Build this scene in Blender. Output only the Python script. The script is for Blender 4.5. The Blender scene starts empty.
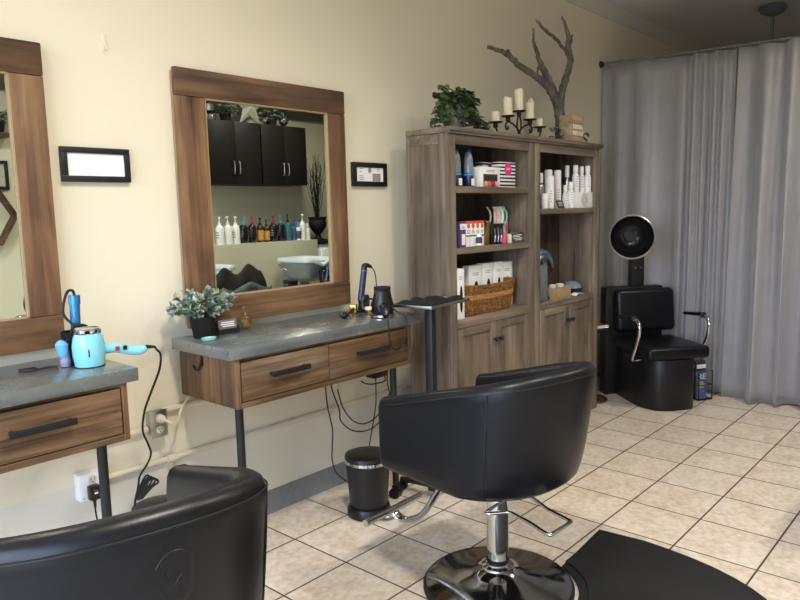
import bpy, bmesh, math, random
from mathutils import Matrix, Vector, Euler
random.seed(7)
SC = bpy.context.scene
COL = SC.collection
PI = math.pi

def C(h, a=1.0):
    h = h.lstrip('#')
    v = [int(h[i:i+2], 16)/255 for i in (0, 2, 4)]
    return tuple((c/12.92 if c <= .04045 else ((c+.055)/1.055)**2.4) for c in v) + (a,)

# ------------------------------------------------------------------ materials
def newmat(name):
    m = bpy.data.materials.new(name); m.use_nodes = True
    nt = m.node_tree; nt.nodes.clear()
    out = nt.nodes.new('ShaderNodeOutputMaterial')
    b = nt.nodes.new('ShaderNodeBsdfPrincipled')
    nt.links.new(b.outputs[0], out.inputs[0])
    return m, nt, b

def N(nt, typ, **kw):
    n = nt.nodes.new(typ)
    for k, v in kw.items():
        if k.startswith('i_'):
            n.inputs[k[2:].replace('_', ' ')].default_value = v
        else:
            setattr(n, k, v)
    return n

def ramp(nt, fac, stops):
    r = nt.nodes.new('ShaderNodeValToRGB')
    e = r.color_ramp.elements
    e[0].position, e[0].color = stops[0]
    e[1].position, e[1].color = stops[-1]
    for p, c in stops[1:-1]:
        n = e.new(p); n.color = c
    nt.links.new(fac, r.inputs[0])
    return r.outputs[0]

def mixc(nt, fac, a, b, blend='MIX'):
    m = nt.nodes.new('ShaderNodeMix'); m.data_type = 'RGBA'; m.blend_type = blend
    if isinstance(fac, (int, float)): m.inputs[0].default_value = fac
    else: nt.links.new(fac, m.inputs[0])
    for s, i in ((a, 6), (b, 7)):
        if isinstance(s, tuple): m.inputs[i].default_value = s
        else: nt.links.new(s, m.inputs[i])
    return m.outputs[2]

def bump(nt, b, h, strength=.2, dist=.01):
    n = N(nt, 'ShaderNodeBump', i_Strength=strength, i_Distance=dist)
    nt.links.new(h, n.inputs['Height']); nt.links.new(n.outputs[0], b.inputs['Normal'])

def plain(name, col, rough=.5, metal=0., var=.08, scale=30, bstr=0., bscale=200, coat=0., spec=.5, trans=0., sheen=0., ior=1.45):
    m, nt, b = newmat(name)
    c = C(col) if isinstance(col, str) else col
    tc = N(nt, 'ShaderNodeTexCoord')
    nz = N(nt, 'ShaderNodeTexNoise', i_Scale=scale, i_Detail=4.0)
    nt.links.new(tc.outputs['Object'], nz.inputs['Vector'])
    lo = tuple(x*(1-var) for x in c[:3])+(1,); hi = tuple(min(1, x*(1+var)) for x in c[:3])+(1,)
    nt.links.new(ramp(nt, nz.outputs[0], [(.3, lo), (.7, hi)]), b.inputs['Base Color'])
    b.inputs['Roughness'].default_value = rough; b.inputs['Metallic'].default_value = metal
    b.inputs['Coat Weight'].default_value = coat; b.inputs['Specular IOR Level'].default_value = spec
    b.inputs['Transmission Weight'].default_value = trans; b.inputs['IOR'].default_value = ior
    b.inputs['Sheen Weight'].default_value = sheen
    if bstr:
        n2 = N(nt, 'ShaderNodeTexNoise', i_Scale=bscale, i_Detail=3.0)
        nt.links.new(tc.outputs['Object'], n2.inputs['Vector'])
        bump(nt, b, n2.outputs[0], bstr, .003)
    return m

def wood(name, dark, mid, light, grey, axis='X', rough=.6, fine=1.0, greyamt=.5, streak=.55, knots=True, sc=1.0, spec=.35, blotch=.35):
    m, nt, b = newmat(name)
    tc = N(nt, 'ShaderNodeTexCoord'); oi = N(nt, 'ShaderNodeObjectInfo')
    mul = N(nt, 'ShaderNodeMath', operation='MULTIPLY'); mul.inputs[1].default_value = 13.7
    nt.links.new(oi.outputs['Random'], mul.inputs[0])
    add = N(nt, 'ShaderNodeVectorMath', operation='ADD')
    nt.links.new(tc.outputs['Object'], add.inputs[0]); nt.links.new(mul.outputs[0], add.inputs[1])
    i = 'XYZ'.index(axis)
    def mapped(al, ac):
        mp = N(nt, 'ShaderNodeMapping'); s = [ac*sc]*3; s[i] = al*sc
        mp.inputs['Scale'].default_value = s
        nt.links.new(add.outputs[0], mp.inputs[0]); return mp.outputs[0]
    def noise(v, scale, det=5., dist=0.):
        n = N(nt, 'ShaderNodeTexNoise', i_Scale=scale, i_Detail=det, i_Distortion=dist)
        nt.links.new(v, n.inputs['Vector']); return n.outputs[0]
    base = noise(mapped(1.3, 14), 1.0, 6., .8)
    col = ramp(nt, base, [(.3, C(dark)), (.5, C(mid)), (.72, C(light))])
    patch = noise(mapped(1.0, 5), 1.3, 3., .5)
    pm = N(nt, 'ShaderNodeMapRange'); pm.inputs[1].default_value = .48; pm.inputs[2].default_value = .7; pm.inputs[4].default_value = greyamt
    nt.links.new(patch, pm.inputs[0])
    col = mixc(nt, pm.outputs[0], col, C(grey))
    st = noise(mapped(2.2, 75*fine), 1.0, 4., .3)
    sr = ramp(nt, st, [(.36, (1-streak, 1-streak, 1-streak, 1)), (.52, (1, 1, 1, 1))])
    col = mixc(nt, .85, col, sr, 'MULTIPLY')
    bl = ramp(nt, noise(mapped(2.4, 7), 1.0, 6., 1.2), [(.33, (1-blotch,)*3+(1,)), (.56, (1, 1, 1, 1))])
    col = mixc(nt, 1., col, bl, 'MULTIPLY')
    cr = ramp(nt, noise(mapped(5., 120*fine), 1.0, 3., .2), [(.30, (1-blotch*.9,)*3+(1,)), (.40, (1, 1, 1, 1))])
    col = mixc(nt, 1., col, cr, 'MULTIPLY')
    if knots:
        vo = N(nt, 'ShaderNodeTexVoronoi', i_Scale=1.0); nt.links.new(mapped(2.6, 7.5), vo.inputs['Vector'])
        kr = ramp(nt, vo.outputs['Distance'], [(.05, (.30, .24, .2, 1)), (.16, (1, 1, 1, 1))])
        col = mixc(nt, .75, col, kr, 'MULTIPLY')
    nt.links.new(col, b.inputs['Base Color'])
    b.inputs['Roughness'].default_value = rough; b.inputs['Specular IOR Level'].default_value = spec
    bump(nt, b, st, .25, .002)
    return m

def wall_mat(name, col, var=.03):
    m, nt, b = newmat(name)
    g = N(nt, 'ShaderNodeNewGeometry')
    n1 = N(nt, 'ShaderNodeTexNoise', i_Scale=1.6, i_Detail=3.0); nt.links.new(g.outputs['Position'], n1.inputs['Vector'])
    c = C(col); lo = tuple(x*(1-var) for x in c[:3])+(1,)
    nt.links.new(ramp(nt, n1.outputs[0], [(.35, lo), (.65, c)]), b.inputs['Base Color'])
    b.inputs['Roughness'].default_value = .6; b.inputs['Specular IOR Level'].default_value = .3
    n2 = N(nt, 'ShaderNodeTexNoise', i_Scale=90.0, i_Detail=4.0); nt.links.new(g.outputs['Position'], n2.inputs['Vector'])
    bump(nt, b, n2.outputs[0], .06, .004)
    return m

def floor_mat():
    m, nt, b = newmat('beige_ceramic_tile')
    g = N(nt, 'ShaderNodeNewGeometry'); sp = N(nt, 'ShaderNodeSeparateXYZ'); nt.links.new(g.outputs['Position'], sp.inputs[0])
    T = .326
    def M(op, a, bb=None):
        n = N(nt, 'ShaderNodeMath', operation=op)
        for k, s in enumerate((a, bb)):
            if s is None: continue
            if isinstance(s, (int, float)): n.inputs[k].default_value = s
            else: nt.links.new(s, n.inputs[k])
        return n.outputs[0]
    ds = []; ids = []
    for ch, off in ((0, 0.0), (1, .3157)):
        t = M('DIVIDE', M('ADD', sp.outputs[ch], off+T*40), T)
        ids.append(M('FLOOR', t))
        d = M('ABSOLUTE', M('SUBTRACT', M('FRACT', M('ADD', t, .5)), .5))
        ds.append(M('MULTIPLY', d, T))
    d = M('MINIMUM', ds[0], ds[1])
    gm = N(nt, 'ShaderNodeMapRange'); gm.inputs[1].default_value = .0027; gm.inputs[2].default_value = .0047
    nt.links.new(d, gm.inputs[0])
    cb = N(nt, 'ShaderNodeCombineXYZ'); nt.links.new(ids[0], cb.inputs[0]); nt.links.new(ids[1], cb.inputs[1])
    wn = N(nt, 'ShaderNodeTexWhiteNoise'); nt.links.new(cb.outputs[0], wn.inputs['Vector'])
    sc = N(nt, 'ShaderNodeVectorMath', operation='SCALE'); sc.inputs['Scale'].default_value = 7.3
    nt.links.new(wn.outputs['Color'], sc.inputs[0])
    ad = N(nt, 'ShaderNodeVectorMath', operation='ADD'); nt.links.new(g.outputs['Position'], ad.inputs[0]); nt.links.new(sc.outputs[0], ad.inputs[1])
    n1 = N(nt, 'ShaderNodeTexNoise', i_Scale=7.0, i_Detail=7.0, i_Roughness=.62, i_Distortion=.6); nt.links.new(ad.outputs[0], n1.inputs['Vector'])
    n2 = N(nt, 'ShaderNodeTexNoise', i_Scale=38.0, i_Detail=5.0); nt.links.new(ad.outputs[0], n2.inputs['Vector'])
    col = ramp(nt, n1.outputs[0], [(.30, C('#c6b39c')), (.48, C('#d8cab8')), (.66, C('#e3dad0'))])
    col = mixc(nt, .35, col, ramp(nt, n2.outputs[0], [(.35, C('#a8937c')), (.6, C('#e2d8cc'))]))
    tone = ramp(nt, wn.outputs['Value'], [(0., (.93, .93, .93, 1)), (1., (1.0, 1.0, 1.0, 1))])
    col = mixc(nt, 1., col, tone, 'MULTIPLY')
    col = mixc(nt, gm.outputs[0], C('#4a3c33'), col)
    nt.links.new(col, b.inputs['Base Color'])
    rr = N(nt, 'ShaderNodeMapRange'); rr.inputs[3].default_value = .9; rr.inputs[4].default_value = .38
    nt.links.new(gm.outputs[0], rr.inputs[0]); nt.links.new(rr.outputs[0], b.inputs['Roughness'])
    b.inputs['Specular IOR Level'].default_value = .4
    hs = M('ADD', gm.outputs[0], M('MULTIPLY', n2.outputs[0], .12))
    bump(nt, b, hs, .35, .004)
    return m

def zinc_mat():
    m, nt, b = newmat('brushed_zinc')
    tc = N(nt, 'ShaderNodeTexCoord')
    n1 = N(nt, 'ShaderNodeTexNoise', i_Scale=5.0, i_Detail=4.0, i_Distortion=.2); nt.links.new(tc.outputs['Object'], n1.inputs['Vector'])
    nt.links.new(ramp(nt, n1.outputs[0], [(.3, C('#7d8384')), (.55, C('#8d9394')), (.75, C('#9ba1a2'))]), b.inputs['Base Color'])
    b.inputs['Metallic'].default_value = .6
    rr = N(nt, 'ShaderNodeMapRange'); rr.inputs[3].default_value = .2; rr.inputs[4].default_value = .34
    nt.links.new(n1.outputs[0], rr.inputs[0]); nt.links.new(rr.outputs[0], b.inputs['Roughness'])
    return m

def basket_mat():
    m, nt, b = newmat('woven_wicker')
    tc = N(nt, 'ShaderNodeTexCoord')
    n1 = N(nt, 'ShaderNodeTexNoise', i_Scale=60.0, i_Detail=4.0); nt.links.new(tc.outputs['Object'], n1.inputs['Vector'])
    nt.links.new(ramp(nt, n1.outputs[0], [(.3, C('#55361a')), (.5, C('#80552c')), (.7, C('#a77846'))]), b.inputs['Base Color'])
    b.inputs['Roughness'].default_value = .55
    return m

def emit(name, col, s):
    m = bpy.data.materials.new(name); m.use_nodes = True; nt = m.node_tree; nt.nodes.clear()
    o = nt.nodes.new('ShaderNodeOutputMaterial'); e = nt.nodes.new('ShaderNodeEmission')
    e.inputs[0].default_value = C(col); e.inputs[1].default_value = s; nt.links.new(e.outputs[0], o.inputs[0]); return m

def pane_mat():
    m = bpy.data.materials.new('window_glass'); m.use_nodes = True; nt = m.node_tree; nt.nodes.clear()
    o = nt.nodes.new('ShaderNodeOutputMaterial'); mx = nt.nodes.new('ShaderNodeMixShader'); mx.inputs[0].default_value = .06
    t = nt.nodes.new('ShaderNodeBsdfTransparent'); g = nt.nodes.new('ShaderNodeBsdfGlossy'); g.inputs['Roughness'].default_value = .02
    nt.links.new(t.outputs[0], mx.inputs[1]); nt.links.new(g.outputs[0], mx.inputs[2]); nt.links.new(mx.outputs[0], o.inputs[0]); return m

MT = {}
MT['wall'] = wall_mat('cream_wall_paint', '#e8e0ca')
MT['wall2'] = wall_mat('sage_wall_paint', '#d3cdb6')
MT['lowwall'] = wall_mat('cream_wall_paint_low', '#e0dbcd')
MT['ceil'] = wall_mat('ceiling_paint', '#dcdddf')
MT['crown'] = wall_mat('crown_paint', '#d4d2ca')
MT['vinyl'] = plain('grey_vinyl_baseboard', '#7d8084', .45)
MT['pipe'] = plain('painted_conduit', '#ded6c0', .4, var=.03)
MT['floor'] = floor_mat()
MT['zinc'] = zinc_mat()
for ax in 'XZ':
    MT['rw'+ax] = wood('reclaimed_wood_'+ax, '#4f3827', '#7f5d43', '#9d7a57', '#645142', ax, greyamt=.65, sc=.75, streak=.38)
    MT['rail'+ax] = wood('weathered_rail_wood_'+ax, '#463325', '#6e503a', '#886649', '#594a3e', ax, greyamt=.8, sc=.75, streak=.38)
    MT['dr'+ax] = wood('whitewashed_drawer_wood_'+ax, '#443120', '#6f5239', '#8d6f50', '#ad9b83', ax, greyamt=.45, fine=1.3, streak=.5)
    MT['oak'+ax] = wood('grey_washed_oak_'+ax, '#5f5348', '#827364', '#9a8977', '#6e655b', ax, greyamt=.7, streak=.3, sc=.6, rough=.5)
MT['oakshade'] = wood('grey_oak_interior_shade', '#38302a', '#4b423a', '#5b5046', '#433b35', 'Z', greyamt=.5, streak=.3, sc=.8)  # back panel oak, darkened in colour to stand in for shade inside the bookcases
MT['leather'] = plain('black_vinyl_upholstery', '#0e1016', .36, var=.1, bstr=.08, bscale=260, spec=.36)
MT['leather2'] = plain('black_satin_vinyl', '#121316', .42, var=.1, spec=.5)
MT['rubber'] = plain('black_rubber', '#17181a', .55, bstr=.05, bscale=400)
MT['blackmetal'] = plain('black_powdercoat', '#1d1d1f', .45, spec=.5)
MT['blackplastic'] = plain('black_plastic', '#141416', .32)
MT['mattblack'] = plain('matt_black', '#101011', .75)
MT['chrome'] = plain('polished_chrome', '#d6d8da', .07, 1.0, var=.02)
MT['chromedark'] = plain('black_chrome', '#b4b5b7', .09, 1.0, var=.02)
MT['steel'] = plain('brushed_steel', '#b4b4b2', .28, 1.0, var=.05)
MT['mirror'] = plain('mirror_silver', '#dfe6df', .005, 1.0, var=0.)
MT['white'] = plain('white_plastic', '#f3f3f3', .35, var=.02)
MT['whitemat'] = plain('white_paper', '#f5f5f4', .7, var=.02)
MT['offwhite'] = plain('ivory_plastic', '#e4dcc6', .4, var=.02)
MT['candle'] = plain('ivory_wax', '#efe6c6', .5, var=.03)
MT['ink'] = plain('dark_ink', '#3c3c40', .6)
MT['greyink'] = plain('grey_ink', '#9a9a98', .6)
MT['aqua'] = plain('aqua_enamel', '#86cfe0', .16, var=.02, coat=.4)
MT['blueanod'] = plain('blue_anodised_metal', '#3f86bd', .25, .6, var=.05)
MT['navy'] = plain('dark_purple_plastic', '#2a2740', .3, var=.05)
MT['gold'] = plain('gold_metal', '#cfa95a', .25, 1.0, var=.04)
MT['red'] = plain('red_switch', '#a03528', .4)
MT['leaf'] = plain('grey_green_leaf', '#7f8d80', .55, var=.35, scale=22)
MT['leafpale'] = plain('silvery_leaf', '#a6b0aa', .5, var=.2, scale=22)
MT['ivy'] = plain('ivy_leaf', '#50643f', .5, var=.45, scale=18)
MT['ivyd'] = plain('ivy_leaf_dark', '#37462f', .5, var=.4, scale=18)
MT['stem'] = plain('plant_stem', '#5d5a3c', .7)
MT['drift'] = wood('driftwood_bark', '#5a554e', '#7d776f', '#989189', '#68635d', 'Z', greyamt=.5, streak=.45, knots=False, sc=1.4, rough=.8)
MT['iron'] = plain('wrought_iron', '#26231f', .55, .4)
MT['curtain'] = plain('grey_satin_curtain', '#979598', .40, var=.05, scale=8, bstr=.12, bscale=500, sheen=.3)
MT['wicker'] = basket_mat()
MT['wickerl'] = plain('pale_wicker_band', '#b98550', .5, var=.3, scale=90)
MT['tan'] = plain('tan_card', '#a58d6c', .7)
MT['blocks'] = wood('pale_block_wood', '#a98b6a', '#c5a888', '#d8bf9f', '#cbb49a', 'X', greyamt=.4, streak=.2, knots=False)
MT['pink'] = plain('hot_pink', '#e0357f', .4)
MT['palepink'] = plain('pale_pink', '#e8a79c', .5)
MT['coral'] = plain('coral_red', '#d2604a', .5)
MT['purple'] = plain('purple_print', '#5c4580', .5)
MT['bluebottle'] = plain('blue_bottle_plastic', '#1f3060', .12, var=.2, coat=.6)
MT['clearblue'] = plain('pale_blue_grey_plastic', '#7d8796', .12, var=.2, coat=.6)
MT['teal'] = plain('pale_teal', '#8fc2bb', .35)
MT['darkprod'] = plain('dark_product_bottle', '#1b1724', .2, var=.1, coat=.3)
MT['amber'] = plain('amber_bottle', '#3a2417', .2, coat=.3)
MT['orange'] = plain('orange_label', '#d29a4c', .5, var=.25, scale=60)
MT['skyblue'] = plain('sky_blue_cap', '#4aa0d4', .35)
MT['magenta'] = plain('magenta_cap', '#a52650', .35)
MT['tealgreen'] = plain('teal_green_bottle', '#3f6f74', .2, coat=.3)
MT['lime'] = plain('lime_print', '#b9c65a', .5)
MT['slate'] = plain('slate_grey_plastic', '#6d747c', .35)
MT['slateblue'] = plain('slate_blue_lid', '#5d7390', .25)
MT['greyvinyl'] = plain('grey_vinyl', '#5e6468', .4)
MT['porcelain'] = plain('white_porcelain', '#dfe6e8', .15, var=.02)
MT['bowlgrey'] = plain('grey_bowl_underside', '#8d9496', .4)
MT['espresso'] = plain('espresso_laminate', '#1c1918', .5, var=.15, spec=.25)
MT['stone'] = plain('grey_stone', '#7d8078', .75, var=.25, scale=14)
MT['glass'] = plain('clear_glass', '#f4f6f4', .03, var=0., trans=1.0)
MT['star'] = plain('weathered_tin', '#a8ac9a', .5, var=.15)
MT['hexwood'] = wood('dark_shelf_wood', '#3a281c', '#5a4030', '#73553f', '#4e4036', 'X', greyamt=.3, knots=False)
MT['lampshade'] = emit('lit_lamp_diffuser', '#fff1dc', 6.0)
MT['pane'] = pane_mat()
MT['bluprint'] = plain('blue_magazine_print', '#4d6288', .3, var=.5, scale=60)
MT['redprint'] = plain('red_magazine_print', '#9a4a4c', .3, var=.5, scale=60)
MT['darkprint'] = plain('dark_magazine_print', '#3a3a44', .3, var=.7, scale=70)
MT['brass'] = plain('aged_brass', '#7d7058', .4, .8, var=.15)

# ------------------------------------------------------------------ mesh builder
class MB:
    def __init__(s): s.bm = bmesh.new(); s.mi = 0
    def m(s, i): s.mi = i; return s
    def _merge(s, t, M=None):
        if M is not None: t.transform(M)
        for f in t.faces: f.material_index = s.mi
        me = bpy.data.meshes.new('tmp'); t.to_mesh(me); t.free(); s.bm.from_mesh(me); bpy.data.meshes.remove(me)
        return s
    def box(s, c, d, bev=0., rot=None, seg=2):
        t = bmesh.new(); bmesh.ops.create_cube(t, size=1.0)
        bmesh.ops.scale(t, vec=d, verts=t.verts)
        if bev: bmesh.ops.bevel(t, geom=t.edges[:], offset=min(bev, min(d)*.49), segments=seg, profile=.5, affect='EDGES')
        M = Matrix.Translation(c)
        if rot is not None: M = M @ Euler(rot).to_matrix().to_4x4()
        return s._merge(t, M)
    def b2(s, a, b, bev=0.):
        return s.box(tuple((a[i]+b[i])/2 for i in range(3)), tuple(abs(b[i]-a[i]) for i in range(3)), bev)
    def cyl(s, p0, p1, r0, r1=None, n=20, cap=True):
        p0, p1 = Vector(p0), Vector(p1); r1 = r0 if r1 is None else r1
        d = p1-p0; t = bmesh.new()
        bmesh.ops.create_cone(t, cap_ends=cap, segments=n, radius1=r0, radius2=r1, depth=d.length)
        q = Vector((0, 0, 1)).rotation_difference(d.normalized())
        return s._merge(t, Matrix.Translation((p0+p1)/2) @ q.to_matrix().to_4x4())
    def sph(s, c, r, n=16, rot=None):
        if isinstance(r, (int, float)): r = (r, r, r)
        t = bmesh.new(); bmesh.ops.create_uvsphere(t, u_segments=n, v_segments=max(6, n*2//3), radius=1.0)
        bmesh.ops.scale(t, vec=r, verts=t.verts)
        M = Matrix.Translation(c)
        if rot is not None: M = M @ Euler(rot).to_matrix().to_4x4()
        return s._merge(t, M)
    def lathe(s, prof, c=(0, 0, 0), n=28, rot=None, sx=1., sy=1., cap=True):
        t = bmesh.new(); rings = []
        for r, z in prof:
            if r < 1e-5: rings.append([t.verts.new((0, 0, z))])
            else: rings.append([t.verts.new((r*math.cos(2*PI*k/n)*sx, r*math.sin(2*PI*k/n)*sy, z)) for k in range(n)])
        for a, b in zip(rings, rings[1:]):
            for k in range(n):
                k2 = (k+1) % n
                if len(a) == 1 and len(b) == 1: continue
                if len(a) == 1: t.faces.new((a[0], b[k2], b[k])) if False else t.faces.new((a[0], b[k], b[k2]))
                elif len(b) == 1: t.faces.new((a[k], a[k2], b[0]))
                else: t.faces.new((a[k], a[k2], b[k2], b[k]))
        if cap and len(rings[0]) > 1: t.faces.new(rings[0][::-1])
        if cap and len(rings[-1]) > 1: t.faces.new(rings[-1])
        bmesh.ops.recalc_face_normals(t, faces=t.faces)
        M = Matrix.Translation(c)
        if rot is not None: M = M @ Euler(rot).to_matrix().to_4x4()
        return s._merge(t, M)
    def tube(s, pts, r, n=8, sm=0, closed=False, flat=None):
        pts = [Vector(p) for p in pts]
        rr = list(r) if isinstance(r, (list, tuple)) else [r]*len(pts)
        if sm: pts, rr = smooth_path(pts, rr, sm, closed)
        t = bmesh.new(); rings = []; L = len(pts); up = None
        for k in range(L):
            if closed: tg = pts[(k+1) % L]-pts[k-1]
            else: tg = pts[min(k+1, L-1)]-pts[max(k-1, 0)]
            tg.normalize()
            if up is None:
                a = Vector((0, 0, 1)) if abs(tg.z) < .9 else Vector((1, 0, 0)); up = (a-tg*a.dot(tg)).normalized()
            else: up = (up-tg*up.dot(tg)).normalized()
            sd = tg.cross(up); fx, fy = flat or (1, 1)
            rings.append([t.verts.new(pts[k]+(up*math.cos(2*PI*j/n)*fx+sd*math.sin(2*PI*j/n)*fy)*rr[k]) for j in range(n)])
        for k in range(L if closed else L-1):
            a, b = rings[k], rings[(k+1) % L]
            for j in range(n): t.faces.new((a[j], a[(j+1) % n], b[(j+1) % n], b[j]))
        if not closed: t.faces.new(rings[0][::-1]); t.faces.new(rings[-1])
        bmesh.ops.recalc_face_normals(t, faces=t.faces)
        return s._merge(t)
    def prism(s, poly, z0, z1, M=None, bev=0., seg=2):
        t = bmesh.new()
        a = [t.verts.new((x, y, z0)) for x, y in poly]; b = [t.verts.new((x, y, z1)) for x, y in poly]
        t.faces.new(a[::-1]); t.faces.new(b)
        for k in range(len(poly)): t.faces.new((a[k], a[(k+1) % len(poly)], b[(k+1) % len(poly)], b[k]))
        bmesh.ops.recalc_face_normals(t, faces=t.faces)
        if bev:
            es = [e for e in t.edges if abs(e.verts[0].co.z-e.verts[1].co.z) < 1e-6]
            bmesh.ops.bevel(t, geom=es, offset=bev, segments=seg, profile=.5, affect='EDGES')
        return s._merge(t, M)
    def grid(s, fn, nu, nv, cu=False, cv=False):
        t = bmesh.new()
        V = [[t.verts.new(fn(i/(nu if cu else nu-1), j/(nv if cv else nv-1))) for j in range(nv)] for i in range(nu)]
        for i in range(nu if cu else nu-1):
            for j in range(nv if cv else nv-1):
                i2, j2 = (i+1) % nu, (j+1) % nv
                t.faces.new((V[i][j], V[i2][j], V[i2][j2], V[i][j2]))
        return s._merge(t)
    def rings(s, R, cap=True):
        t = bmesh.new(); V = [[t.verts.new(p) for p in r] for r in R]; n = len(R[0])
        for a, b in zip(V, V[1:]):
            for j in range(n): t.faces.new((a[j], a[(j+1) % n], b[(j+1) % n], b[j]))
        if cap: t.faces.new(V[0][::-1]); t.faces.new(V[-1])
        bmesh.ops.recalc_face_normals(t, faces=t.faces)
        return s._merge(t)
    def leaf(s, p, d, nrm, L, W, curl=.2):
        d = Vector(d).normalized(); nrm = Vector(nrm); sd = d.cross(nrm)
        if sd.length < 1e-4: sd = d.cross(Vector((.3, .5, .8)))
        sd.normalize(); nn = sd.cross(d); p = Vector(p)
        prof = [(0, .12), (.3, .85), (.6, 1.), (.85, .55), (1., .06)]
        t = bmesh.new(); rows = []
        for u, w in prof:
            b = p+d*L*u-nn*curl*L*u*u
            rows.append([t.verts.new(b-sd*W*.5*w+nn*W*.14*w), t.verts.new(b), t.verts.new(b+sd*W*.5*w+nn*W*.14*w)])
        for a, b in zip(rows, rows[1:]):
            for k in (0, 1): t.faces.new((a[k], a[k+1], b[k+1], b[k]))
        return s._merge(t)
    def text(s, body, size, M, depth=.0006):
        cu = bpy.data.curves.new('t', 'FONT'); cu.body = body; cu.size = size; cu.extrude = depth; cu.align_x = 'CENTER'; cu.align_y = 'CENTER'
        o = bpy.data.objects.new('t', cu); COL.objects.link(o)
        dg = bpy.context.evaluated_depsgraph_get(); me = bpy.data.meshes.new_from_object(o.evaluated_get(dg))
        t = bmesh.new(); t.from_mesh(me); bpy.data.meshes.remove(me); bpy.data.objects.remove(o); bpy.data.curves.remove(cu)
        return s._merge(t, M)
    def build(s, name, mats, parent=None, ang=38, solid=0., sub=0):
        me = bpy.data.meshes.new(name); s.bm.to_mesh(me); s.bm.free()
        for mm in (mats if isinstance(mats, (list, tuple)) else [mats]): me.materials.append(MT[mm] if isinstance(mm, str) else mm)
        me.polygons.foreach_set('use_smooth', [True]*len(me.polygons))
        me.set_sharp_from_angle(angle=math.radians(ang))
        o = bpy.data.objects.new(name, me); COL.objects.link(o)
        if parent is not None: o.parent = parent
        if solid:
            md = o.modifiers.new('thick', 'SOLIDIFY'); md.thickness = solid; md.offset = 0
        if sub:
            md = o.modifiers.new('sub', 'SUBSURF'); md.levels = sub; md.render_levels = sub
        return o

def smooth_path(pts, rr, k, closed=False):
    L = len(pts); op = []; orr = []
    g = (lambda i: pts[i % L]) if closed else (lambda i: pts[max(0, min(L-1, i))])
    gr = (lambda i: rr[i % L]) if closed else (lambda i: rr[max(0, min(L-1, i))])
    for i in range(L if closed else L-1):
        p0, p1, p2, p3 = g(i-1), g(i), g(i+1), g(i+2)
        for j in range(k):
            u = j/k
            op.append(.5*((2*p1)+(p2-p0)*u+(2*p0-5*p1+4*p2-p3)*u*u+(3*p1-p0-3*p2+p3)*u**3)); orr.append(gr(i)*(1-u)+gr(i+1)*u)
    if not closed: op.append(pts[-1]); orr.append(rr[-1])
    return op, orr

def tag(o, label, cat, group=None):
    o['label'] = label; o['category'] = cat
    if group: o['group'] = group
    return o
def thing(name, loc, label, cat, rz=0., group=None):
    o = bpy.data.objects.new(name, None); o.empty_display_size = .05; COL.objects.link(o)
    o.location = loc; o.rotation_euler = (0, 0, rz)
    return tag(o, label, cat, group)
def single(name, mb, mats, loc, label, cat, rz=0., group=None, **kw):
    o = mb.build(name, mats, None, **kw); o.location = loc; o.rotation_euler = (0, 0, rz)
    return tag(o, label, cat, group)
def struct(name, mb, mats):
    o = mb.build(name, mats); o['kind'] = 'structure'; return o
def dup(root, loc, rz, label, group=None):
    r = root.copy(); COL.objects.link(r); r.location = loc; r.rotation_euler = (0, 0, rz); r['label'] = label
    if group: r['group'] = group
    for ch in list(root.children):
        c = ch.copy(); COL.objects.link(c); c.parent = r
        for g in ch.children:
            d = g.copy(); COL.objects.link(d); d.parent = c
    return r
def rel(o, *pts):
    L = Vector(o) if not hasattr(o, 'location') else Vector(o.location)
    return [tuple(Vector(p)-L) for p in pts]
# ------------------------------------------------------------------ the room
struct('floor', MB().b2((-3.5, -5.3, -.1), (7.2, .12, 0)), 'floor')
struct('ceiling', MB().b2((-3.5, -5.3, 3.03), (7.2, .12, 3.13)), 'ceil')
struct('wall_left', MB().m(0).b2((-3.5, 0, .42), (7.2, .12, 3.03)).m(1).b2((-3.5, 0, 0), (7.2, .12, .42)), ['wall', 'lowwall'])
struct('wall_right', MB().b2((-3.4, -3.74, 0), (6.2, -3.6, 2.46)), 'wall2')
struct('trim_1', MB().b2((-3.4, -3.745, 2.46), (6.2, -3.595, 2.475), .004), 'bowlgrey')
struct('wall_far', MB().b2((-3.5, -5.3, 0), (7.2, -5.2, 3.03)), 'wall2')
struct('wall_back', MB().b2((7.0, -5.2, 0), (7.2, 0, 3.03)), 'wall2')
w = MB()
w.b2((-3.5, -5.2, 0), (-3.4, 0, .45)).b2((-3.5, -5.2, 2.75), (-3.4, 0, 3.03)).b2((-3.5, -.3, .45), (-3.4, 0, 2.75)).b2((-3.5, -5.2, .45), (-3.4, -3.5, 2.75))
struct('wall_front', w, 'wall')
w = MB()
for y0, y1 in ((-.35, -.3), (-1.95, -1.87), (-3.5, -3.45)): w.b2((-3.49, y0, .45), (-3.41, y1, 2.75))
w.b2((-3.49, -3.5, .45), (-3.41, -.3, .5)).b2((-3.49, -3.5, 2.7), (-3.41, -.3, 2.75))
wf = struct('window_1', w, 'espresso')
g = MB().b2((-3.452, -3.46, .49), (-3.448, -.34, 2.71)).build('window_pane', 'pane', wf)
# crown moulding, cove profile swept along the left wall
pr = [(0, 2.945), (-.012, 2.945), (-.02, 2.962), (-.045, 2.99), (-.062, 3.018), (-.068, 3.03), (0, 3.03)]
struct('trim_2', MB().rings([[(x, y, z) for y, z in pr] for x in (-3.4, 7.0)]), 'crown')
struct('baseboard_left', MB().rings([[(x, y, z) for y, z in [(0, 0), (-.016, 0), (-.008, .012), (-.006, .105), (0, .111)]] for x in (-3.4, 7.0)]), 'vinyl')
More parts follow.
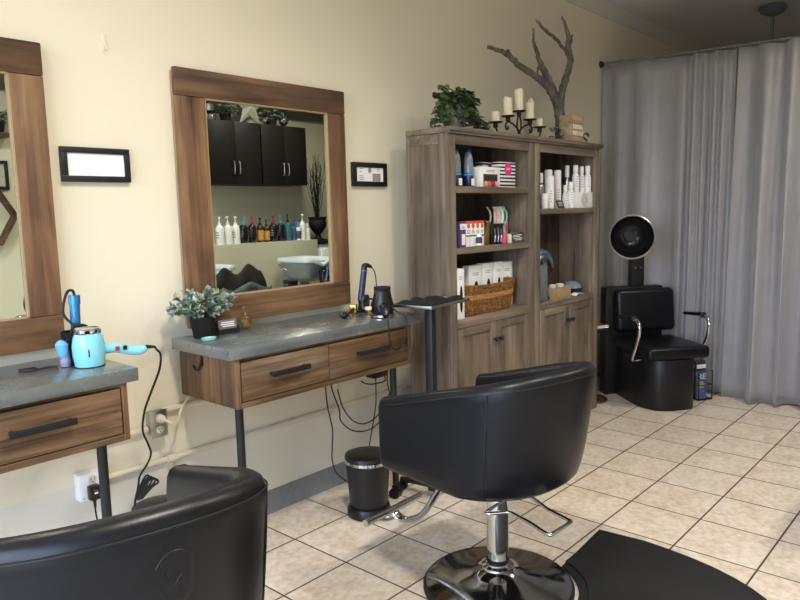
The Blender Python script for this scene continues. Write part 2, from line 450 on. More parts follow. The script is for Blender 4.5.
# conduits on the wall
t = thing('conduit', (0, 0, .42), 'thin cream painted conduit running low along the wall under both stations', 'pipe')
MB().tube([(-.72, -.0115, 0), (2.9, -.0115, 0)], .0125, 12).build('pipe', 'pipe', t)
for x in (-.40, .95, 2.0):
    MB().cyl((x-.018, -.014, 0), (x+.018, -.014, 0), .017, n=14).b2((x-.012, -.014, -.035), (x+.012, -.001, .0)).sph((x, -.014, -.026), .006, 8).build('pipe_clip', 'pipe', t)
t = thing('conduit', (0, 0, .57), 'cream painted conduit entering the steel outlet box from the left', 'pipe')
MB().tube([(-2.6, -.0125, 0), (-.496, -.0125, 0)], .0135, 12).build('pipe', 'pipe', t)
t = thing('conduit', (0, 0, .632), 'cream painted conduit leaving the steel outlet box behind the second station', 'pipe')
MB().tube([(-.424, -.0115, 0), (.97, -.0115, 0)], .0125, 12).build('pipe', 'pipe', t)
# steel outlet with white plug
t = thing('wall_outlet', (-.46, 0, .592), 'metal cover wall outlet with a white plug in its upper socket', 'outlet')
MB().b2((-.032, -.045, -.05), (.032, -.001, .05), .004).build('junction_box', 'steel', t)
MB().b2((-.036, -.050, -.057), (.036, -.046, .057), .003).build('cover_plate', 'steel', t)
for z in (.024, -.024):
    b = MB().m(0).cyl((0, -.0505, z), (0, -.0535, z), .0165, n=24)
    b.m(1).b2((-.008, -.0545, z-.002), (-.006, -.053, z+.008)).b2((.006, -.0545, z-.002), (.008, -.053, z+.008)).cyl((0, -.0545, z-.009), (0, -.053, z-.009), .0025, n=10)
    b.build('socket', ['offwhite', 'ink'], t)
t = thing('power_plug', (-.46, -.056, .616), 'white plug and cord in the metal outlet leading under the second station', 'plug')
MB().lathe([(.012, 0), (.017, .004), (.017, .02), (.01, .034), (.006, .044)], (0, 0, 0), 18, (PI/2, 0, 0)).build('plug_body', 'offwhite', t)
MB().tube(rel(t, (-.46, -.098, .616), (-.45, -.118, .606), (-.42, -.11, .592), (-.385, -.07, .594), (-.35, -.03, .618), (-.32, -.028, .655), (-.28, -.028, .69)), .0058, 8, 6).build('cord', 'offwhite', t)
# white surface outlet box
t = thing('wall_outlet', (-.752, 0, .42), 'white surface mounted outlet box low behind the left station leg', 'outlet')
MB().b2((-.048, -.052, -.052), (.058, -.001, .052), .004).build('box_body', 'white', t)
for z in (.026, -.026):
    b = MB().m(0).cyl((.002, -.052, z), (.002, -.0545, z), .016, n=24)
    b.m(1).b2((-.006, -.0555, z-.002), (-.004, -.054, z+.008)).b2((.008, -.0555, z-.002), (.010, -.054, z+.008)).cyl((.002, -.0555, z-.009), (.002, -.054, z-.009), .0025, n=10)
    b.build('socket', ['offwhite', 'ink'], t)
MB().cyl((-.036, -.0525, -.04), (-.036, -.054, -.04), .003, n=10).build('screw', 'steel', t)
t = thing('power_plug', (-.757, -.056, .402), 'black block plug with red reset button in the white outlet box', 'plug')
MB().b2((-.02, -.034, -.028), (.02, -.0005, .028), .006).build('plug_body', 'blackplastic', t)
MB().b2((-.006, -.036, .008), (.008, -.033, .014)).build('reset_button', 'red', t)
MB().b2((-.006, -.036, -.002), (.008, -.033, .004)).build('test_button', 'white', t)
MB().m(0).cyl((0, -.017, -.026), (0, -.017, -.06), .007, .0045, 12).tube([(0, -.017, -.058), (.002, -.018, -.1), (.012, -.03, -.14), (.04, -.05, -.11), (.06, -.05, -.13), (.07, -.04, -.2), (.06, .0, -.28), (.05, .02, -.38)], .0035, 8, 6).build('cord', 'rubber', t)
# small hook on the wall
t = thing('wall_hook', (-.551, 0, 2.09), 'tiny clear adhesive hook high on the bare wall between the mirrors', 'hook')
MB().b2((-.007, -.004, -.03), (.007, -.0005, .03), .002).build('backplate', 'offwhite', t)
MB().tube([(0, -.004, .0), (0, -.012, -.012), (0, -.018, -.022), (0, -.014, -.03)], .003, 8, 4).build('hook', 'offwhite', t)

# ------------------------------------------------------------------ styling stations
SW = 1.107
def make_station():
    t = thing('styling_station', (-.38, 0, 0), 'zinc topped wooden styling station with pipe legs holding the grey green plant', 'salon station')
    MB().b2((0, -.456, .888), (SW, -.045, .933), .003).build('countertop', 'zinc', t)
    X0, X1, Yf, Z0, Z1 = .03, 1.045, -.445, .692, .887
    b = MB().m(0)
    b.b2((X0, Yf, Z0), (X0+.02, -.05, Z1), .002).b2((X1-.02, Yf, Z0), (X1, -.05, Z1), .002)
    b.m(1).b2((X0+.02, Yf+.001, Z0), (X1-.02, -.05, Z0+.022)).b2((X0+.02, -.065, Z0+.022), (X1-.02, -.052, Z1)).b2((X0+.02, Yf+.01, Z1-.012), (X1-.02, -.06, Z1-.001)).b2((.498, Yf+.012, Z0+.02), (.512, -.06, Z1-.012))
    b.build('cabinet_box', ['rwZ', 'drX'], t)
    for x0, x1 in ((X0+.025, .5025), (.5075, X1-.025)):
        d = MB().m(0).b2((x0, Yf-.001, Z0+.026), (x1, Yf+.019, Z1-.016), .002)
        d.m(1).b2((x0+.01, Yf+.02, Z0+.03), (x1-.01, -.09, Z0+.15))
        d = d.build('drawer', ['drX', 'drX'], t)
        xc = (x0+x1)/2; zc = .806
        h = MB().b2((xc-.098, Yf-.034, zc-.011), (xc+.098, Yf-.026, zc+.011), .002)
        for s in (-1, 1): h.b2((xc+s*.085-.006, Yf-.028, zc-.006), (xc+s*.085+.006, Yf-.0005, zc+.006))
        h.build('handle', 'blackmetal', d)
    for x in (.097, 1.008):
        y = -.355
        l = MB().cyl((x, y, .07), (x, y, Z0), .0165, n=20).build('leg', 'blackmetal', t)
        MB().cyl((x, y, .069), (x, y, .045), .012, n=14).cyl((x-.030, y-.012, .027), (x-.008, y-.004, .027), .027, n=24).cyl((x+.008, y+.004, .027), (x+.030, y+.012, .027), .027, n=24).cyl((x-.01, y, .027), (x+.01, y, .027), .012, n=12).b2((x-.014, y-.018, .038), (x+.014, y+.018, .06), .006).build('caster', 'blackplastic', l)
    h = MB().b2((.0275, -.226, .835), (.0298, -.21, .878)).tube([(.026, -.218, .862), (.02, -.218, .838), (.018, -.205, .820), (.018, -.185, .818), (.018, -.170, .832)], .0048, 8, 4)
    h.build('coat_hook', 'iron', t)
    return t
st2 = make_station()
st1 = dup(st2, (-.742-SW, 0, 0), 0, 'zinc topped wooden styling station at left edge holding the aqua hair dryer')
for c in st1.children:
    if c.name.split('.')[0] in ('cabinet_box', 'drawer'): c.location.x = .024

# ------------------------------------------------------------------ big salon mirrors
def make_mirror():
    t = thing('wall_mirror', (-.296, 0, .962), 'large wood framed mirror hung above the station with the plant', 'mirror')
    W, H, a, bt, tp = .946, 1.071, .140, .118, .112
    right = .113
    MB().b2((a-.01, -.035, bt-.01), (W-right+.01, -.030, H-tp+.01)).build('mirror_glass', 'mirror', t)
    MB().b2((.01, -.028, .01), (W-.01, -.002, H-.01)).build('backing_board', 'tan', t)
    MB().b2((0, -.052, H-tp), (W, -.0285, H), .005).build('top_rail', 'railX', t)
    MB().b2((0, -.052, 0), (W, -.0285, bt), .005).build('bottom_rail', 'rwX', t)
    MB().b2((0, -.050, bt+.001), (a, -.0285, H-tp-.001), .004).build('stile', 'rwZ', t)
    MB().b2((W-right, -.050, bt+.001), (W, -.0285, H-tp-.001), .004).build('stile', 'rwZ', t)
    b = MB().b2((a, -.046, bt), (a+.006, -.035, H-tp)).b2((W-right-.006, -.046, bt), (W-right, -.035, H-tp)).b2((a, -.046, bt), (W-right, -.035, bt+.006)).b2((a, -.046, H-tp-.006), (W-right, -.035, H-tp))
    b.build('inner_bead', 'tan', t)
    return t
mir2 = make_mirror()
mir1 = dup(mir2, (-.804-.946, 0, .970), 0, 'large wood framed mirror at left edge hung above the aqua dryer station')

# ------------------------------------------------------------------ framed licences on the wall
def frame(x0, x1, z0, z1, mw, label, lines):
    t = thing('picture_frame', ((x0+x1)/2, 0, (z0+z1)/2), label, 'picture frame')
    w, h = (x1-x0)/2, (z1-z0)/2
    b = MB()
    b.b2((-w, -.022, h-mw), (w, -.001, h), .002).b2((-w, -.022, -h), (w, -.001, -h+mw), .002).b2((-w, -.022, -h+mw), (-w+mw, -.001, h-mw), .001).b2((w-mw, -.022, -h+mw), (w, -.001, h-mw), .001)
    b.build('frame', 'blackmetal', t)
    p = MB().m(0).b2((-w+mw-.003, -.014, -h+mw-.003), (w-mw+.003, -.010, h-mw+.003))
    if lines:
        p.m(1)
        for x, z, l in ((-.075, .03, .025), (-.078, .014, .018), (-.08, -.008, .03), (-.08, -.018, .036), (-.08, -.028, .03), (.055, .028, .022), (.06, .02, .014)): p.b2((x, -.0146, z-.0018), (x+l, -.0139, z+.0018))
        p.lathe([(.014, 0), (.014, .0006)], (.0, -.0141, .022), 20, (PI/2, 0, 0)); p.b2((.02, -.0146, -.034), (.082, -.0139, .006))
    p.build('paper', ['whitemat', 'greyink'], t)
frame(-.754, -.492, 1.568, 1.695, .022, 'black framed blank white certificate beside the left mirror', False)
frame(.727, .986, 1.568, 1.693, .026, 'small black framed licence between the second mirror and the bookcase', True)

# ------------------------------------------------------------------ salon chairs
def make_chair():
    t = thing('salon_chair', (.236, -1.231, 0), 'black tub salon chair on chrome pump base in front of the plant station', 'salon chair')
    hw, yf, ys, yb = .302, .306, -.08, -.345
    P0 = []
    n = 14
    for k in range(9): P0.append((-hw, yf+(ys-yf)*k/8))
    for k in range(1, 2*n):
        a = PI*k/(2*n); e = 2/2.25
        P0.append((-hw*(abs(math.cos(a))**e)*(1 if math.cos(a) >= 0 else -1), ys+(yb-ys)*math.sin(a)**e))
    for k in range(9): P0.append((hw, ys+(yf-ys)*k/8))
    def ztop(y): 
        return .735+.105*min(1., (yf-y)/(yf-ys)) + (.055*min(1., (ys-y)/(ys-yb)) if y < ys else 0)
    def frames(P):
        out = []
        for k in range(len(P)):
            a, b = P[max(k-1, 0)], P[min(k+1, len(P)-1)]
            d = Vector((b[0]-a[0], b[1]-a[1])).normalized()
            out.append((Vector(P[k]), Vector((-d.y, d.x)), d))
        return out
    def outer(p, z):   # the back leans out towards the top
        k = max(0., min(1., (ys-p.y)/(ys-yb)))**.7; u = 1-min(1., max(0., (z-.455)/.42))
        return Vector((p.x*(1-.10*u**1.4*k), p.y+.075*u**1.5*k))
    R = []; F = frames(P0); th = .078
    def section(p, nrm):
        zt = ztop(p.y)
        prof = [(.045, .455), (.016, .461), (.004, .480), (0, .52), (0, .60), (0, zt-.06), (.001, zt-.03), (.008, zt-.010), (.022, zt), (.05, zt+.001), (.066, zt-.007), (.074, zt-.025), (.078, zt-.06), (.08, .6), (.08, .5)]
        return [Vector((*(outer(p, z)+nrm*o), z)) for o, z in prof]
    for i, (p, nrm, d) in enumerate(F): R.append(section(p, nrm))
    def endcap(r, dirv):
        c = sum(r, Vector())/len(r); o = []
        for off, sx in ((.010, 1.), (.018, .975), (.022, .92)):
            o.append([c+Vector(((v.x-c.x)*(sx if sx == 1 else sx*.96), v.y-c.y, (v.z-c.z)*(1-(1-sx)*.5)))+Vector((0, off, 0)) for v in r])
        return o
    A = endcap(R[0], 1)[::-1]; B = endcap(R[-1], 1)
    shell = MB().rings(A+R+B)
    # underside
    bot = [(r[0].x, r[0].y) for r in R]
    shell.prism(bot, .4535, .48)
    shell.build('tub_shell', 'leather', t, ang=50)
    ci = [(r[13].x, r[13].y) for r in R]
    MB().prism([(x, y) for x, y in ci]+[(hw-.083, .34), (-hw+.083, .34)], .492, .575, bev=.02, seg=3).build('seat_cushion', 'leather', t, ang=50)
    pp = MB()
    pp.tube([(*(outer(p, ztop(p.y)-.024)-nrm*.0015), ztop(p.y)-.026) for p, nrm, d in F], .0024, 6)
    for i in (12, len(F)-13):
        p, nrm, d = F[i]
        pp.tube([(*(outer(p, z)-nrm*.0005), z) for z in (.49, .55, .6, .65, .7, .75, ztop(p.y)-.026)], .0028, 6)
    pp.build('piping', 'leather2', t)
    # base
    bs = MB().lathe([(.283, .001), (.285, .006), (.285, .018), (.278, .026), (.272, .026)], n=56).build('base_rim', 'rubber', t)
    MB().lathe([(.274, .004), (.274, .027), (.24, .036), (.17, .047), (.10, .062), (.068, .078), (.06, .086)], n=56).build('base_plate', 'chromedark', t)
    MB().lathe([(.062, .082), (.06, .092), (.046, .097), (.046, .105), (.038, .108), (.038, .155), (.0415, .157), (.0415, .40), (.05, .405), (.09, .42), (.12, .434)], n=36).build('pump_column', 'chrome', t)
    MB().lathe([(.0385, .107), (.043, .109), (.043, .118), (.0385, .12)], n=32).build('column_collar', 'blackplastic', t)
    MB().b2((-.12, -.12, .435), (.12, .14, .453), .003).build('seat_plate', 'blackmetal', t)
    L = [(-.01, -.045, .366), (-.115, -.045, .362), (-.160, -.06, .366), (-.135, -.095, .37), (-.112, -.125, .372), (-.118, -.165, .37), (-.14, -.235, .37), (-.172, -.312, .37), (-.150, -.322, .37), (-.05, -.325, .37), (-.035, -.312, .37), (-.01, -.22, .374), (.02, -.15, .38), (.02, -.10, .39), (.01, -.03, .40)]
    MB().tube(L, .0065, 10, 5).build('pump_lever', 'chrome', t)
    # footrest
    fr = MB().tube([(.025, .12, .452), (.025, .20, .440), (.025, .245, .385), (.025, .302, .299), (.025, .345, .232), (.025, .39, .175), (.025, .44, .140), (.025, .495, .120), (.025, .535, .128), (.025, .553, .146)], .0165, 12, 5, flat=(.75, 1.35)).build('footrest_arm', 'chrome', t)
    MB().cyl((-.155, .550, .150), (.205, .560, .150), .0155, n=20).build('footrest_bar', 'chrome', t)
    return t
ch2 = make_chair(); ch2.rotation_euler.z = math.radians(-8)
for c in ch2.children:      # pump lever and footrest stay square to the wall while the seat is swivelled a little
    if c.name.split('.')[0] in ('pump_lever', 'footrest_arm', 'footrest_bar'): c.rotation_euler.z = math.radians(8)
ch1 = dup(ch2, (-1.24, -1.24, 0), math.radians(-12), 'black tub salon chair nearest the camera before the left station')
for c in ch1.children:      # this chair is pumped up a little higher
    k = c.name.split('.')[0]
    if k in ('tub_shell', 'seat_cushion', 'piping', 'seat_plate', 'footrest_arm', 'footrest_bar', 'pump_lever'): c.location.z = .03
    if k == 'pump_column': c.scale.z = 1.07
e = MB()
e.tube([(.035+.07*math.cos(a)*.55, 0, .03+.05*math.sin(a)) for a in [PI*(.15+.7*k/8) for k in range(9)]], .0007, 6)
e.tube([(.0, 0, .03), (.012, 0, .0), (.03, 0, -.02), (.05, 0, -.022), (.062, 0, -.008), (.066, 0, .055)], .0007, 6, 4)
e.tube([(.02, 0, .04), (.03, 0, .01), (.045, 0, .03), (.05, 0, .0)], .0008, 6, 4)
em = e.build('embossed_emblem', 'leather2', ch1); em.location = (.0, -.338, .78); em.rotation_euler = (math.radians(8), 0, 0)

# ------------------------------------------------------------------ floor mat
pts = [(.905, -1.318)]
for k in range(1, 25):
    a = PI*k/25
    pts.append((.25+.68*(abs(math.cos(a))**.62)*(1 if math.cos(a) > 0 else -1), -1.36-.83*math.sin(a)**.8))
pts.append((-.405, -1.318))
t = thing('floor_mat', (0, 0, 0), 'black rounded anti fatigue mat on the tiles behind the middle chair', 'mat')
# straight edge carries a half round bay for the chair base
bay = [(.243+.292*math.cos(a), -1.235+.292*math.sin(a)) for a in [math.radians(v) for v in range(197, 344, 7)]]
full = pts+bay
M2 = MB().prism(full, .0, .011, bev=.004).build('mat_body', 'rubber', t)
cx, cy = .25, -1.72
top = [(cx+(x-cx)*.955, cy+(y-cy)*.945-.003) for x, y in pts]+[(.243+.325*math.cos(a), -1.235+.325*math.sin(a)) for a in [math.radians(v) for v in range(200, 341, 7)]]
MB().prism(top, .0105, .017, bev=.005).build('cushion_pad', 'rubber', t)
# ------------------------------------------------------------------ bookcases
BW, BD, BH = .8485, .287, 1.857
def bookcase(x0, label, shelves, seam=False):
    t = thing('bookcase', (x0, -.135, 0), label, 'bookcase')
    fs = .062
    for x, sgn in ((0, 1), (BW, -1)):
        a, b_ = sorted((x, x+sgn*.020)); o1, o2 = sorted((x, x+sgn*.006))
        p = MB().m(0).b2((min(a+.004, b_), -BD+.02, .06) if sgn > 0 else (a, -BD+.02, .06), (b_, -.004, 1.83) if sgn > 0 else (b_-.004, -.004, 1.83))
        p.b2((a, -BD+.019, 0), (b_, -BD+.062, 1.83), .0015).b2((a, -.028, 0), (b_, -.004, 1.83), .0015)
        p.m(0).b2((.015, -BD+.02, .08), (fs-.008, -.013, 1.82)) if sgn > 0 else p.m(0).b2((BW-fs+.008, -BD+.02, .08), (BW-.015, -.013, 1.82))
        p.m(1).b2((a, -BD+.062, 1.772), (b_, -.028, 1.83), .0015).b2((a, -BD+.062, .07), (b_, -.028, .15), .0015)
        p.build('side_panel', ['oakZ', 'oakX'], t)
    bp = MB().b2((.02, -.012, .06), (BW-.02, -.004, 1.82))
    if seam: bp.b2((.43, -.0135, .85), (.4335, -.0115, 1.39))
    bp.build('back_panel', 'oakshade', t)
    MB().b2((.0, -BD-.012, 1.822), (BW, -.002, 1.8355), .003).b2((.0, -BD-.022, 1.8345), (BW+(.02 if seam else 0), 0, BH), .004).build('top_board', 'oakX', t)
    f = MB().m(0).b2((0, -BD, 0), (fs, -BD+.019, 1.8215), .0015).b2((BW-fs, -BD, 0), (BW, -BD+.019, 1.8215), .0015)
    f.m(1).b2((fs, -BD+.001, 1.770), (BW-fs, -BD+.019, 1.8215), .0015).b2((fs, -BD+.001, .80), (BW-fs, -BD+.019, .832), .001)
    f.prism([(fs, .05), (fs+.03, .05), (fs+.07, .085), (BW-fs-.07, .085), (BW-fs-.03, .05), (BW-fs, .05), (BW-fs, .125), (fs, .125)], BD-.018, BD-.0005, Matrix.Rotation(PI/2, 4, 'X'))
    f.build('face_frame', ['oakZ', 'oakX'], t)
    for z in shelves: MB().b2((.021, -BD+.003, z-.034), (BW-.021, -.013, z), .0015).build('shelf', 'oakX', t)
    MB().b2((.021, -BD+.022, .06), (BW-.021, -.013, .08)).build('bottom_board', 'oakX', t)
    xm = BW/2
    for x0_, x1_, kx in ((fs+.002, xm-.0015, xm-.026), (xm+.0015, BW-fs-.002, xm+.026)):
        d = MB().m(0); z0, z1, w = .128, .797, .052
        d.b2((x0_, -BD-.002, z0), (x0_+w, -BD+.017, z1), .0015).b2((x1_-w, -BD-.002, z0), (x1_, -BD+.017, z1), .0015)
        d.b2((x0_+w-.002, -BD+.009, z0+w-.002), (x1_-w+.002, -BD+.015, z1-w*.75))
        d.m(1).b2((x0_+w, -BD-.001, z1-w*.8), (x1_-w, -BD+.017, z1), .0015).b2((x0_+w, -BD-.001, z0), (x1_-w, -BD+.017, z0+w), .0015)
        d = d.build('door', ['oakZ', 'oakX'], t)
        MB().lathe([(.005, 0), (.005, .012), (.014, .017), (.015, .024), (.009, .030), (0, .031)], (kx, -BD-.002, .698), 18, (PI/2, 0, 0)).build('knob', 'blackmetal', d)
    return t
bookcase(1.012, 'grey oak bookcase nearest the tray stand with ivy on top and wicker basket', (1.555, 1.232, .848))
bookcase(1.012+BW+.0015, 'grey oak bookcase nearest the curtain with white bottles and driftwood on top', (1.428, .838), True)

S1, S2, S3, T1, T2 = 1.555, 1.232, .848, 1.428, .838
def marks(b, x0, x1, z0, z1, y, rows=3, th=.0015):
    for k in range(rows):
        z = z0+(z1-z0)*(k+.5)/rows; q = random.random()*.25
        b.b2((x0+(x1-x0)*q*.5, y-.0004, z-th), (x1-(x1-x0)*q, y+.0004, z+th))
    return b
# shelf 1 left
for x, lb in ((1.178, 'blue capped spray bottle at left end of the top bookcase shelf'), (1.292, 'blue capped spray bottle right beside the black and white striped boxes')):
    t = thing('spray_bottle', (x, -.345, S1), lb, 'bottle', group='blue bottles on the top shelf')
    MB().lathe([(.026, 0), (.029, .004), (.029, .06), (.027, .075)], n=24).build('bottle_body', 'bluebottle', t)
    MB().lathe([(.0285, .062), (.0295, .064), (.0295, .07), (.0285, .072)], n=24).build('band', 'skyblue', t)
    MB().lathe([(.027, .0755), (.027, .13), (.022, .165), (.013, .19)], n=24).build('clear_sleeve', 'clearblue', t)
    MB().lathe([(.0135, .19), (.017, .193), (.017, .205), (.012, .214), (0, .216)], n=24).build('cap', 'bluebottle', t)
    MB().m(0).b2((-.014, -.0305, .008), (.014, -.0285, .045)).build('label', 'whitemat', t)
t = thing('gift_box', (1.448, -.352, S1), 'white polish gift box with dark window and coloured bottles in front', 'box')
b = MB().m(0).b2((-.098, -.03, 0), (.098, .03, .112), .0015).m(1).b2((-.068, -.0308, .004), (.070, -.0298, .072))
b.m(4); marks(b, -.04, .05, .082, .098, -.0303, 2)
b.build('carton', ['white', 'ink', 'orange', 'coral', 'greyink'], t)
for k in range(4): MB().m(0).lathe([(.012, 0), (.014, .003), (.014, .022), (.006, .03)], (-.05+k*.034, -.034, .004), 14).m(1).cyl((-.05+k*.034, -.034, .031), (-.05+k*.034, -.034, .06), .0065, .005, 12).build('polish_bottle', [('orange', 'coral', 'magenta', 'palepink')[k], 'blackplastic'], t)
for x, y, h, w, lb in ((1.63, -.352, .145, .084, 'black and white striped box with pink round sticker in front'), (1.57, -.275, .146, .078, 'black and white striped box half hidden behind its twin')):
    t = thing('striped_box', (x, y, S1), lb, 'box', group='striped boxes on the top shelf')
    b = MB().m(0).b2((-w, -.026, 0), (w, .026, h), .001).m(1)
    for k in range(7): z = .008+k*.0205; b.b2((-w-.0006, -.0266, z), (w+.0006, .0266, z+.0095))
    b.build('carton', ['white', 'mattblack'], t)
    b = MB().m(0).lathe([(.036, 0), (.036, .0015)], (.004, -.0268, .105), 32, (PI/2, 0, 0)).m(1)
    marks(b, -.02, .028, .098, .115, -.0287, 2)
    b.build('sticker', ['pink', 'white'], t)
# shelf 2 left
t = thing('treatment_box', (1.176, -.365, S2), 'purple printed slim box at left end of the middle shelf', 'box')
b = MB().m(0).b2((-.025, -.024, 0), (.025, .024, .135), .001).m(1).b2((-.0253, -.0246, .095), (.0253, -.0236, .125)).b2((-.012, -.0246, .012), (.018, -.0236, .07)).m(2); marks(b, -.018, .016, .1, .112, -.0248, 2)
b.build('carton', ['purple', 'whitemat', 'ink'], t)
for k in range(4):
    t = thing('treatment_box', (1.228+k*.0425, -.365, S2), ['white and coral slim box touching the purple box', 'second white and coral slim box counted from the purple box', 'third white and coral slim box counted from the purple box', 'white and coral slim box nearest the gold packet'][k], 'box', group='coral boxes on the middle shelf')
    b = MB().m(0).b2((-.0205, -.022, 0), (.0205, .022, .138), .001).m(1).b2((-.0206, -.0226, .124), (.0206, .0221, .1383)).lathe([(.013, 0), (.013, .001)], (0, -.0224, .112), 20, (PI/2, 0, 0)).m(2); b.b2((-.0206, -.0226, .055), (.0206, -.0218, .062)); marks(b, -.015, .015, .07, .09, -.0223, 3, .001)
    b.build('carton', ['white', 'coral', 'ink'], t)
t = thing('cosmetic_jar', (1.305, -.402, S2), 'small white topped dark jar standing before the coral boxes', 'jar')
MB().lathe([(.014, 0), (.017, .003), (.017, .042), (.012, .05)], n=18).build('jar_body', 'ink', t)
MB().lathe([(.0145, .05), (.0145, .066), (0, .067)], n=18).build('cap', 'white', t)
MB().lathe([(.0172, .004), (.0174, .005), (.0174, .014), (.0172, .015)], n=18).build('label_band', 'white', t)
t = thing('hair_packet', (1.432, -.365, S2), 'gold foil packet leaning beside the black brush pouch', 'packet', rz=0)
b = MB().box((0, 0, .066), (.040, .018, .13), .006, (0, .13, 0)).build('pouch', 'gold', t)
MB().box((.009, 0, .127), (.04, .004, .014), .001, (0, .13, 0)).build('crimped_edge', 'tan', t)
t = thing('brush_pouch', (1.53, -.36, S2), 'black clear front pouch of brushes on the middle shelf', 'pouch')
MB().b2((-.068, -.02, 0), (.068, .02, .118), .008).build('pouch_body', 'blackplastic', t)
for k, (x, mt, h) in enumerate(((-.045, 'steel', .09), (-.012, 'steel', .098), (.018, 'steel', .09), (.046, 'greyink', .08))):
    MB().tube([(x, -.024, .012), (x+.006, -.024, .05), (x-.004, -.024, h)], [.006, .004, .007], 8, 4).build('brush', mt, t)
t = thing('hair_brush', (1.548, -.402, S2), 'hot pink handled brush standing before the black pouch', 'brush')
MB().tube([(0, 0, .002), (.004, 0, .03), (.012, .004, .06)], [.013, .012, .006], 12, 5).build('handle', 'pink', t)
MB().tube([(.012, .004, .06), (.016, .006, .09), (.012, .006, .11)], [.006, .009, .003], 12, 5).build('bristle_head', 'clearblue', t)
t = thing('headband_display', (1.60, -.29, S2), 'white card display of hooped headbands at back of middle shelf', 'display')
MB().m(0).b2((.02, 0, .0), (.13, .006, .215), .002).m(1).b2((.105, -.0008, .10), (.13, .0005, .19)).m(0).b2((-.05, .008, 0), (.13, .03, .012), .002).build('backing_card', ['whitemat', 'teal'], t)
for k, (x, mt) in enumerate(((-.085, 'star'), (-.025, 'palepink'), (.045, 'white'), (.085, 'teal'))):
    MB().tube([(x-.03, -.02, .10), (x+.012, -.026, .115), (x+.03, -.026, .15), (x+.025, -.024, .185), (x-.002, -.02, .215)], [.003, .0045, .005, .0045, .003], 8, 5, flat=(1.6, .7)).build('headband', mt, t)
t = thing('sample_sachet', (1.705, -.305, S2), 'coral pink sachet hanging card beside the headband display', 'sachet')
MB().b2((-.03, -.006, .0), (.03, 0, .125), .003).build('card', 'palepink', t)
MB().b2((-.02, -.010, .07), (.02, -.006, .115), .003).build('sachet', 'coral', t)
t = thing('serum_bottle', (1.632, -.385, S2), 'little cream labelled serum bottle beside the small chalk sign', 'bottle')
MB().lathe([(.014, 0), (.016, .003), (.016, .045), (.008, .055)], n=18).build('bottle_body', 'offwhite', t)
MB().cyl((0, 0, .055), (0, 0, .082), .009, .008, 16).build('cap', 'blackplastic', t)
t = thing('shelf_sign', (1.705, -.392, S2), 'small black sign with white scribbled words in silver frame', 'sign')
b = MB().m(0).box((0, 0, .032), (.135, .006, .062), .002, (-.15, 0, 0)).build('frame', 'steel', t)
b = MB().m(0).box((0, -.0035, .032), (.120, .002, .048), 0, (-.15, 0, 0)).m(1)
for z, a, c in ((.045, -.04, .05), (.036, -.05, .03), (.026, -.045, .052), (.017, -.03, .04)): b.box(((a+c)/2, -.0052+.15*(z-.032), z), (c-a, .001, .0035), 0, (-.15, 0, 0))
b.build('sign_face', ['ink', 'white'], t)
# shelf 3 left
def iron_box(x, y, w, d, h, label, rz=0, lean=0):
    t = thing('styling_tool_box', (x, y, S3), label, 'box', rz, 'white styling tool boxes on the lower shelf')
    rot = (0, lean, 0)
    b = MB().m(0).box((0, 0, h/2+abs(lean)*w*.5), (w, d, h), .001, rot)
    b.m(1).sph((.006, -d/2, h*.40), (w*.2, .0012, h*.27), 20, rot)
    b.m(2)
    for z in (.84, .80): b.box((0, -d/2-.0002, h*z), (w*.45, .0006, .004), 0, rot)
    b.build('carton', ['white', 'mattblack', 'greyink'], t)
iron_box(1.118, -.385, .074, .05, .272, 'white styling tool box standing alone left of the basket', .05)
iron_box(1.372, -.305, .128, .045, .270, 'widest white box standing in the basket at left')
iron_box(1.498, -.303, .104, .045, .275, 'second white box from the left standing in the basket')
iron_box(1.609, -.303, .092, .045, .275, 'third white box from the left standing in the basket')
iron_box(1.715, -.292, .125, .045, .268, 'large white box with black window behind right end of basket')
t = thing('wicker_basket', (1.425, -.322, S3), 'brown wicker basket holding white boxes on the lower bookcase shelf', 'basket')
def basket_ring(z, k):
    w, d = .228+.05*z/.165*.6, .070+.02*z/.165
    return [(math.copysign(abs(math.cos(a))**.35, math.cos(a))*w, math.copysign(abs(math.sin(a))**.35, math.sin(a))*d, z) for a in [2*PI*(i+.5*k)/44 for i in range(44)]]
def weave(z0, z1, rows):
    b = MB()
    for r in range(rows):
        z = z0+(z1-z0)*(r+.5)/rows; P = basket_ring(z, r % 2); c = []
        for i, p in enumerate(P):
            s = 1.012 if i % 2 else .992
            c.append((p[0]*s, p[1]*(1+(s-1)*3), p[2]+.012*((p[0]/.25)**2)*z/.165))
        b.tube(c, (z1-z0)/rows*.60, 6, closed=True)
    return b
weave(.004, .085, 9).build('lower_weave', 'wicker', t)
weave(.085, .112, 3).build('pale_band', 'wickerl', t)
weave(.112, .165, 6).build('upper_weave', 'wicker', t)
MB().b2((-.215, -.058, .003), (.215, .058, .010), .003).build('base', 'wicker', t)
